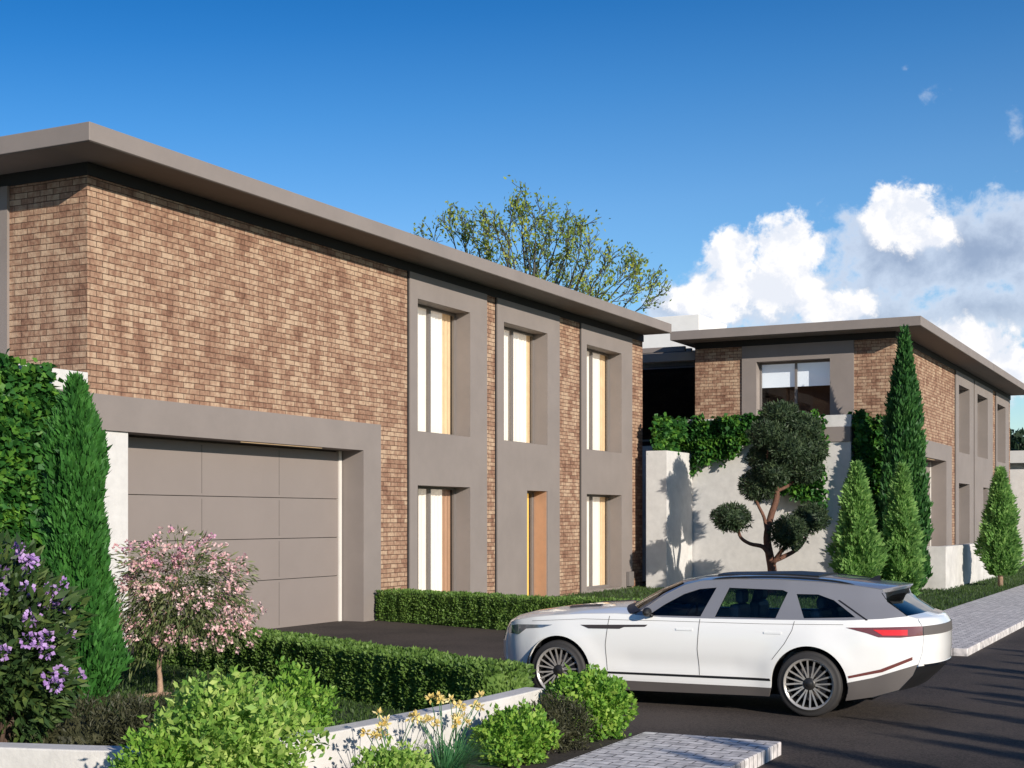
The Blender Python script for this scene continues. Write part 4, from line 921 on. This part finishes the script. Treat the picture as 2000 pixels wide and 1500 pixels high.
#@@CAR
# ------------------------------------------------------------------ the car: nose towards +y, lx = distance behind the nose
def build_car():
    CXc, YN = 15.95, 7.92
    T = empty('parked_car', (CXc, YN, 0), 'white estate-style SUV with grey roof and multi-spoke wheels, parked on the driveway', 'car')
    T.scale = (.98, .98, .98); T.location = (CXc - .02, YN - .03, 0)
    def smt(x, y, sg):
        X = np.linspace(min(x) - .3, max(x) + .3, 700); Y = np.interp(X, x, y); d = X[1] - X[0]; k = np.arange(-60, 61) * d; g = np.exp(-.5 * (k / sg) ** 2); g /= g.sum()
        return X, np.convolve(np.pad(Y, 60, mode='edge'), g, 'valid')
    TX, TW = smt([0, .06, .15, .30, .55, .9, 1.5, 4.0, 4.5, 4.8, 5.0, 5.1, 5.2], [.60, .70, .79, .87, .93, .965, .985, .985, .955, .90, .83, .78, .72], .05)
    TZ, TF = smt([.15, .30, .42, .60, .80, .95, 1.04, 1.10, 1.16, 1.48, 1.55], [.93, .97, .985, 1.0, 1.0, .988, .962, .93, .905, .735, .66], .025)
    def W(lx, z):
        """half width of the body side at (lx, z)"""
        xs = [0, .06, .15, .30, .55, .9, 1.5, 4.0, 4.5, 4.8, 5.0, 5.1, 5.2]
        ws = [.60, .70, .79, .87, .93, .965, .985, .985, .955, .90, .83, .78, .72]
        w = np.interp(lx, TX, TW)
        zz = [.15, .30, .42, .60, .80, .95, 1.04, 1.10, 1.16, 1.48, 1.55]
        zf = [.93, .97, .985, 1.0, 1.0, .988, .962, .93, .905, .735, .66]
        w = w * np.interp(z, TZ, TF)
        # fender flares
        for c in (.88, 3.93):
            d = math.hypot(lx - c, z - .36); 
            if z < 1.0: w += .020 * math.exp(-((d - .42) / .14) ** 2)
        # door hollow
        if 1.4 < lx < 3.5: w -= .022 * math.exp(-((z - .52) / .11) ** 2) * min(1, (lx - 1.4) / .4, (3.5 - lx) / .4)
        # narrower cabin towards the tail
        if z > 1.08: w -= max(0, lx - 3.6) * .07 * min(1, (z - 1.08) / .2)
        return float(w)
    def side(name, poly, mat, parent=T, off=0., holes=(), sides=(-1, 1), step=.05, thick=0, label=None):
        """skin patch: polygon in (lx, z) laid on the body side"""
        def refine(pl):
            out = []
            for i in range(len(pl)):
                a = Vector(pl[i]); b = Vector(pl[(i + 1) % len(pl)]); n = max(1, int((b - a).length / step)); out += [tuple(a + (b - a) * k / n) for k in range(n)]
            return out
        P = refine(poly); HS = [refine(h) for h in holes]; V = [Vector(p) for p in P]; E = [(i, (i + 1) % len(P)) for i in range(len(P))]
        for h in HS: b = len(V); V += [Vector(p) for p in h]; E += [(b + i, b + (i + 1) % len(h)) for i in range(len(h))]
        xa = min(p[0] for p in P); xb = max(p[0] for p in P); za = min(p[1] for p in P); zb = max(p[1] for p in P)
        gx = np.arange(xa + step / 2, xb, step); gz = np.arange(za + step / 2, zb, step); G = np.array([(x, z) for x in gx for z in gz]).reshape(-1, 2)
        def far(G):
            A = np.array([p for L in [P] + HS for p in L]); return np.array([np.min(np.hypot(A[:, 0] - g[0], A[:, 1] - g[1])) > step * .45 for g in G]) if len(G) else np.array([], bool)
        def ins(q):
            q = np.atleast_2d(q); c = inside(q[:, 0], q[:, 1], P)
            for h in HS: c &= ~inside(q[:, 0], q[:, 1], h)
            return c
        if len(G): G = G[ins(G) & far(G)]
        V += [Vector(g) for g in G]
        vo, _, fo, *_ = delaunay_2d_cdt(V, E, [], 0, 1e-5)
        tri = []
        for f in fo:
            c = np.mean([[vo[i].x, vo[i].y] for i in f], axis=0)
            if ins(c)[0]: tri.append(tuple(f))
        obs = []
        for sd in sides:
            vv = [(sd * (W(v.x, v.y) + off), -v.x, v.y) for v in vo]; ff = [t if sd < 0 else t[::-1] for t in tri]
            me = bpy.data.meshes.new(name); me.from_pydata(vv, [], ff); me.update()
            bm = bmesh.new(); bm.from_mesh(me); bmesh.ops.delete(bm, geom=[v for v in bm.verts if not v.link_faces], context='VERTS')
            bm.normal_update()
            m = sum((f.normal.x * sd for f in bm.faces))
            if m < 0: bmesh.ops.reverse_faces(bm, faces=bm.faces)
            bm.to_mesh(me); bm.free()
            o = link(name, me, mat, parent, True)
            if thick: md = o.modifiers.new('thick', 'SOLIDIFY'); md.thickness = thick; md.offset = -1; es = o.modifiers.new('edges', 'EDGE_SPLIT'); es.split_angle = R(38)
            if label: o['label'] = label
            obs.append(o)
        return obs
    def arc(cx, r, a0, a1, n=22, cz=.36): return [(cx + r * math.cos(R(a0 + (a1 - a0) * i / n)), cz + r * math.sin(R(a0 + (a1 - a0) * i / n))) for i in range(n + 1)]
    FA, RA, AR = .88, 3.93, .425
    front = [(.10, .22), (.05, .34), (.02, .50), (.03, .68), (.075, .82), (.15, .90), (.26, .945)]
    top = [(.5, .985), (.8, 1.02), (1.2, 1.05), (1.6, 1.065), (1.86, 1.062)]
    belt = [(2.2, 1.045), (2.8, 1.048), (3.6, 1.06), (4.3, 1.075), (4.7, 1.10), (4.95, 1.13)]
    rear = [(5.06, 1.10), (5.11, 1.02), (5.12, .90), (5.11, .75), (5.07, .62)]
    # clad line: rises along the rear bumper
    white = front[1:] + top + belt + rear + [(4.62, .465), (4.345, .40)] + arc(RA, AR, 6, 180, 26)[0:] + [(3.50, .30), (1.31, .285)] + arc(FA, AR, -9, 184, 26) + [(.30, .33)]
    side('body_side', white, M['paint'], thick=.02)
    side('rear_cladding', [(4.345, .40), (4.62, .465), (5.07, .62), (5.02, .50), (4.88, .34), (4.60, .25), (4.33, .20)] + arc(RA, AR, -22, 5, 4), M['clad'], thick=.02)
    side('sill_cladding', [(1.30, .284), (3.50, .299), (3.47, .20), (1.27, .165)], M['clad'], thick=.02)
    side('front_cladding', [(.10, .22), (.05, .339), (.30, .329), (.45, .33), (.47, .22)], M['blackp'], thick=.02)
    side('sill_trim', [(1.32, .385), (3.49, .405), (3.50, .378), (1.315, .36)], M['blackp'], off=.004)
    side('rear_trim', [(4.36, .475), (4.70, .56), (5.02, .70), (5.02, .665), (4.72, .53), (4.37, .45)], M['redlens2'], off=.004)
    tl = side('tail_light', [(4.33, 1.0), (4.65, 1.01), (5.112, 1.03), (5.118, .93), (4.9, .905), (4.68, .905), (4.56, .945)], M['redlens2'], off=.004)
    for o in tl: pass
    side('light_element', [(4.62, .985), (4.97, .99), (4.97, .93), (4.72, .925)], M['redlens'], off=.007, parent=T)
    side('headlight', [(.048, .775), (.085, .86), (.28, .893), (.80, .912), (.66, .872), (.42, .85), (.30, .772)], M['lens'], off=.004)
    side('vent_strip', [(1.17, .925), (2.03, .955), (2.0, .93), (1.74, .918), (1.68, .895), (1.28, .885)], M['bonnet_vent'], off=.004)
    def line(pts, w, off=.0025, mat='seam'):
        L = [Vector(p) for p in pts]; l = []; r = []
        for i, p in enumerate(L):
            t = (L[min(i + 1, len(L) - 1)] - L[max(i - 1, 0)]).normalized(); n = Vector((-t.y, t.x)) * w / 2; l.append(tuple(p + n)); r.append(tuple(p - n))
        side('door_seam', l + r[::-1], M[mat], off=off)
    line([(1.52, .40), (1.50, .7), (1.54, 1.04)], .007); line([(2.66, .40), (2.64, .7), (2.66, 1.04)], .007); line([(3.52, .62), (3.66, .80), (3.74, .95), (3.76, 1.05)], .006)
    line([(.5, .945), (1.2, .995), (2.2, 1.005), (3.4, 1.01), (4.3, 1.03)], .004)
    for a in (2.38, 3.42): side('door_handle', [(a, .925), (a + .2, .928), (a + .2, .905), (a, .902)], M['paint'], off=.007, thick=.004)
    # cabin side frame with window openings
    w1 = [(2.02, 1.062), (2.20, 1.19), (2.42, 1.315), (2.60, 1.375), (2.80, 1.395), (2.66, 1.068)]
    w2 = [(2.83, 1.068), (2.95, 1.397), (3.58, 1.385), (3.64, 1.36), (3.54, 1.075)]
    w3 = [(3.74, 1.345), (3.98, 1.345), (4.16, 1.285), (4.42, 1.11), (3.86, 1.085)]
    cab = [(1.86, 1.062), (2.0, 1.16), (2.2, 1.30), (2.42, 1.415), (2.62, 1.465), (3.0, 1.49), (3.5, 1.495), (4.0, 1.475), (4.4, 1.44), (4.66, 1.405), (4.70, 1.36), (4.72, 1.28), (4.90, 1.165), (4.95, 1.13)] + belt[::-1][1:]
    side('cabin_frame', cab, M['greypaint'], holes=[w1, w2, w3], thick=.02)
    for w in (w1, w2, w3): side('side_window', w, M['carglass'], off=-.006)
    side('window_trim', [(4.20, 1.285), (4.22, 1.29), (4.56, 1.085), (4.54, 1.08)], M['blackp'], off=.003)
    # ---- strips across the car
    def strip(name, rows, mat, off=0., v0=-1., v1=1., nv=24, smooth=True, sub=4, label=None, parent=T):
        """rows: (lx, z, bulge forward(-)/back(+), crown up, sharpness)"""
        fr = []
        for i in range(len(rows) - 1):
            for k in range(sub): t = k / sub; fr.append(tuple(rows[i][j] * (1 - t) + rows[i + 1][j] * t for j in range(5)))
        fr.append(rows[-1]); V = []; F = []
        for (lx, z, bx, bz, sh) in fr:
            w = W(lx, z)
            for j in range(nv + 1):
                v = v0 + (v1 - v0) * j / nv; q = 1 - abs(v) ** sh; V.append((v * w, -(lx + bx * q) - (off if bx > 0 else -off) * 0, z + bz * q + off))
        for i in range(len(fr) - 1):
            for j in range(nv): a = i * (nv + 1) + j; F.append((a, a + nv + 1, a + nv + 2, a + 1))
        me = bpy.data.meshes.new(name); me.from_pydata(V, [], F); o = link(name, me, mat, parent, smooth); md = o.modifiers.new('thick', 'SOLIDIFY'); md.thickness = .015; md.offset = 0; es = o.modifiers.new('edges', 'EDGE_SPLIT'); es.split_angle = R(38)
        if label: o['label'] = label
        return o
    strip('front_valance', [(.10, .20, -.20, 0, 2.4), (.05, .34, -.24, 0, 2.4)], M['blackp'])
    strip('front_bumper', [(.05, .34, -.24, 0, 2.4), (.02, .50, -.25, 0, 2.4), (.03, .66, -.25, 0, 2.4)], M['paint'])
    strip('grille', [(.031, .665, -.25, 0, 2.4), (.07, .80, -.22, .01, 2.4)], M['blackp'], v0=-.72, v1=.72)
    strip('front_panel', [(.03, .66, -.24, 0, 2.4), (.075, .82, -.21, .01, 2.4), (.15, .90, -.20, .02, 2.4)], M['paint'])
    strip('bonnet', [(.15, .90, -.20, .02, 2.4), (.26, .945, -.20, .03, 2.4), (.5, .985, -.22, .045, 2.6), (.8, 1.02, -.2, .06, 2.8), (1.2, 1.05, -.2, .07, 3), (1.6, 1.065, -.2, .08, 3), (1.86, 1.062, -.30, .085, 2.6)], M['paint'])
    for sg in (-1, 1):
        strip('bonnet_vent', [(1.0, 1.035, -.2, .071, 3), (1.42, 1.058, -.2, .081, 3)], M['bonnet_vent'], off=.012, v0=min(sg * .60, sg * .48), v1=max(sg * .60, sg * .48), nv=3)
    strip('wiper_cowl', [(1.80, 1.064, -.30, .07, 2.6), (1.93, 1.11, -.31, .055, 2.6)], M['blackp'], off=.002)
    strip('windscreen', [(1.93, 1.11, -.31, .05, 2.6), (2.2, 1.30, -.26, .04, 2.6), (2.42, 1.415, -.2, .04, 2.6)], M['carglass'], v0=-.93, v1=.93)
    for sg in (-1, 1): strip('windscreen_pillar', [(1.86, 1.062, -.30, .06, 2.6), (2.2, 1.30, -.26, .04, 2.6), (2.42, 1.415, -.2, .04, 2.6)], M['greypaint'], v0=min(sg, sg * .93), v1=max(sg, sg * .93), nv=3)
    strip('roof_panel', [(2.42, 1.415, -.2, .04, 2.6), (2.62, 1.465, -.1, .045, 2.8), (3.0, 1.49, 0, .05, 3), (3.5, 1.495, 0, .05, 3), (4.0, 1.475, 0, .045, 3), (4.4, 1.44, 0, .04, 3), (4.66, 1.405, .16, .035, 3)], M['greypaint'])
    strip('sunroof', [(2.75, 1.475, -.06, .05, 3), (3.5, 1.496, 0, .052, 3), (3.9, 1.482, 0, .05, 3)], M['blackp'], off=.012, v0=-.62, v1=.62)
    strip('spoiler_lip', [(4.66, 1.403, .16, .035, 3), (4.655, 1.37, .12, .03, 3)], M['greypaint'])
    strip('spoiler_underside', [(4.655, 1.37, .12, .03, 3), (4.70, 1.31, -.02, .02, 3)], M['blackp'])
    strip('rear_window', [(4.70, 1.31, -.02, .02, 3), (4.90, 1.165, .06, .015, 3), (4.95, 1.13, .09, .01, 2.6)], M['darkglass'])
    strip('tailgate', [(4.95, 1.13, .09, .01, 2.6), (5.06, 1.10, .12, 0, 2.4), (5.11, 1.02, .13, 0, 2.2)], M['paint'])
    strip('tail_band', [(5.113, 1.03, .135, 0, 2.2), (5.12, .93, .135, 0, 2.2)], M['clad'], v0=-1, v1=1)
    strip('tailgate_panel', [(5.12, .93, .13, 0, 2.2), (5.12, .88, .13, 0, 2.2), (5.11, .75, .14, 0, 2.2), (5.07, .60, .17, 0, 2.2)], M['paint'])
    strip('rear_diffuser', [(5.07, .60, .165, 0, 2.2), (5.02, .50, .13, 0, 2.4), (4.88, .34, .1, 0, 2.6)], M['blackp'])
    strip('diffuser_edge', [(5.072, .615, .175, 0, 2.2), (5.066, .59, .175, 0, 2.2)], M['chrome'])
    strip('rear_underside', [(4.88, .34, .1, 0, 2.6), (4.6, .25, 0, 0, 2.6)], M['blackp'])
    # rear quarter of the spoiler: side blade
    # underbody, wheel wells, cabin
    def bx(name, x0, x1, l0, l1, z0, z1, mat, parent=T, bev=.02):
        m = MB(); m.box(x0, x1, -l1, -l0, z0, z1); me_o = m.build(name, mat, None, bevel=bev); me_o.parent = parent; return me_o
    bx('underbody', -.60, .60, .3, 4.55, .18, .50, M['blackp'])
    bx('floor_pan', -.86, .86, 1.35, 3.46, .2, .48, M['blackp'])
    bx('dashboard', -.74, .74, 1.85, 2.2, .8, 1.10, M['darkleather'], bev=.06)
    bx('boot_floor', -.70, .70, 4.0, 4.7, .5, .98, M['darkleather'])
    for sx in (-.38, .38):
        s = bx('seat', sx - .25, sx + .25, 2.5, 3.0, .5, .68, M['leather'], bev=.06)
        b = bx('backrest', sx - .24, sx + .24, 2.88, 3.02, .66, 1.20, M['leather'], s, .06); bx('headrest', sx - .13, sx + .13, 2.93, 3.03, 1.20, 1.36, M['leather'], s, .04)
        s = bx('rear_seat', sx - .30, sx + .30, 3.5, 3.9, .5, .70, M['leather'], bev=.06)
        bx('backrest', sx - .29, sx + .29, 3.84, 3.98, .66, 1.16, M['leather'], s, .06); bx('headrest', sx - .12, sx + .12, 3.88, 3.98, 1.16, 1.30, M['leather'], s, .04)
    ring = [(-.38 + .17 * math.cos(a), -2.34 - .06 * math.sin(a), 1.02 + .16 * math.sin(a)) for a in np.linspace(0, 2 * math.pi, 25)]
    link('steering_wheel', tube_mesh([(ring, [.016] * 25), ([ring[12], (-.38, -2.32, 1.02), ring[0]], [.014, .03, .014])], 8), M['darkleather'], T, True)
    for sg in (-1, 1):
        P, _ = np.zeros((1, 3)), 0; V = core_mesh((.085, .05, .055), 5, 1, .02, 1., 14, 8); V[:, 0] += sg * 1.02; V[:, 1] += -2.04; V[:, 2] += 1.105
        o = link('wing_mirror', quads_mesh('wing_mirror', V), M['blackp'], T, True)
        a = link('mirror_arm', tube_mesh([([(sg * .90, -2.06, 1.05), (sg * 1.0, -2.08, 1.07)], [.022, .02])]), M['blackp'], T, True); a.parent = o
    # roof antenna and rails
    for sg in (-1, 1):
        pts = [(sg * (W(l, z) - .035), -l, z + dz) for l, z, dz in ((2.7, 1.475, .0), (2.9, 1.485, .022), (3.5, 1.495, .03), (4.1, 1.467, .028), (4.4, 1.44, .0))]
        q, w = smooth_path(pts, [.008, .012, .012, .012, .008], 5); link('roof_rail', tube_mesh([(q, w)], 6), M['blackp'], T, True)
    fin = MB(); fin.quad((-.02, -4.35, 1.485), (.02, -4.35, 1.485), (.006, -4.47, 1.54), (-.006, -4.47, 1.54)); fin.quad((.02, -4.35, 1.485), (.02, -4.5, 1.475), (.006, -4.5, 1.54), (.006, -4.47, 1.54)); fin.quad((-.02, -4.5, 1.475), (-.02, -4.35, 1.485), (-.006, -4.47, 1.54), (-.006, -4.5, 1.54))
    fin.build('antenna_fin', M['blackp'], None).parent = T
    # wheels
    def lathe(prof, n=56, closed=False):
        V = []; F = []; m = len(prof)
        for i in range(n):
            a = 2 * math.pi * i / n
            for (x, r) in prof: V.append((x, r * math.cos(a), r * math.sin(a)))
        for i in range(n):
            for j in range(m - 1): a = i * m + j; b = ((i + 1) % n) * m + j; F.append((a, a + 1, b + 1, b))
        me = bpy.data.meshes.new('lathe'); me.from_pydata(V, [], F); me.update(); return me
    RW = .365
    tyre = lathe([(-.02, .284), (-.012, .298), (.0, .325), (-.004, .347), (.02, .358), (.06, .365), (.20, .365), (.235, .35), (.25, .31), (.24, .26)])
    rim = lathe([(.012, .258), (.0, .266), (.0, .284), (-.012, .286), (-.016, .278), (-.004, .268)])
    barrel = lathe([(.0, .278), (.02, .262), (.20, .262), (.20, .02)])
    bm = bmesh.new()
    for k in range(10):
        for dq in (-.085, .085):
            a0 = 2 * math.pi * k / 10 + dq * .9; a1 = 2 * math.pi * k / 10 + dq * 1.9
            pts = []
            for (r, a, wd, x, th) in ((.045, a0, .009, .028, .022), (.12, (a0 + a1) / 2 if False else a0 * .6 + a1 * .4, .0085, .024, .02), (.268, a1, .0105, .002, .018)):
                c = Vector((0, math.cos(a), math.sin(a))); t = Vector((0, -math.sin(a), math.cos(a))); p = c * r
                pts.append([p + t * wd + Vector((x, 0, 0)), p - t * wd + Vector((x, 0, 0)), p - t * wd * .6 + Vector((x + th, 0, 0)), p + t * wd * .6 + Vector((x + th, 0, 0))])
            vs = [[bm.verts.new(q) for q in s] for s in pts]
            for i in range(2):
                for j in range(4): bm.faces.new((vs[i][j], vs[i][(j + 1) % 4], vs[i + 1][(j + 1) % 4], vs[i + 1][j]))
    bmesh.ops.recalc_face_normals(bm, faces=bm.faces); spokes = bpy.data.meshes.new('spokes'); bm.to_mesh(spokes); bm.free()
    hub = lathe([(.10, .075), (.03, .072), (.018, .062), (.012, .045), (.012, .034), (.008, .030), (.008, .0005)], 32)
    disc = lathe([(.09, .19), (.09, .09)], 40)
    for cx_, sg in ((.88, -1), (.88, 1), (3.93, -1), (3.93, 1)):
        y = -cx_; x = sg * .985
        def put(nm, me, mat, par, rot=0):
            o = bpy.data.objects.new(nm, me if nm != 'x' else me); col.objects.link(o)
            if not me.materials: me.materials.append(mat); me.polygons.foreach_set('use_smooth', [nm not in ('spokes',)] * len(me.polygons))
            o.parent = par
            if par is T: o.location = (x, y, RW); o.rotation_euler = (.35 if cx_ < 1 else .1, 0, 0); o.scale = (-sg, 1, 1)
            return o
        w = put('wheel', barrel, M['alloydark'], T); put('tyre', tyre, M['rubber'], w); put('rim', rim, M['alloy'], w); put('spokes', spokes, M['alloy'], w); put('hub', hub, M['alloydark'], w); put('brake_disc', disc, M['clad'], w)
    # wheel arch liners
    for c in (.88, 3.93):
        for sg in (-1, 1):
            V = []; F = []; n = 24
            for i in range(n + 1):
                a = math.pi * (1.12 * i / n - .06)
                for xx in (.60, .965): V.append((sg * xx, -(c + .432 * math.cos(a)), .36 + .432 * math.sin(a)))
            for i in range(n): F.append((2 * i, 2 * i + 1, 2 * i + 3, 2 * i + 2))
            b = len(V); V.append((sg * .6, -c, .30)); F += [(b, 2 * i, 2 * i + 2) for i in range(n)]
            me = bpy.data.meshes.new('wheel_arch_liner'); me.from_pydata(V, [], F); link('wheel_arch_liner', me, M['blackp'], T, True)
    return T
build_car()
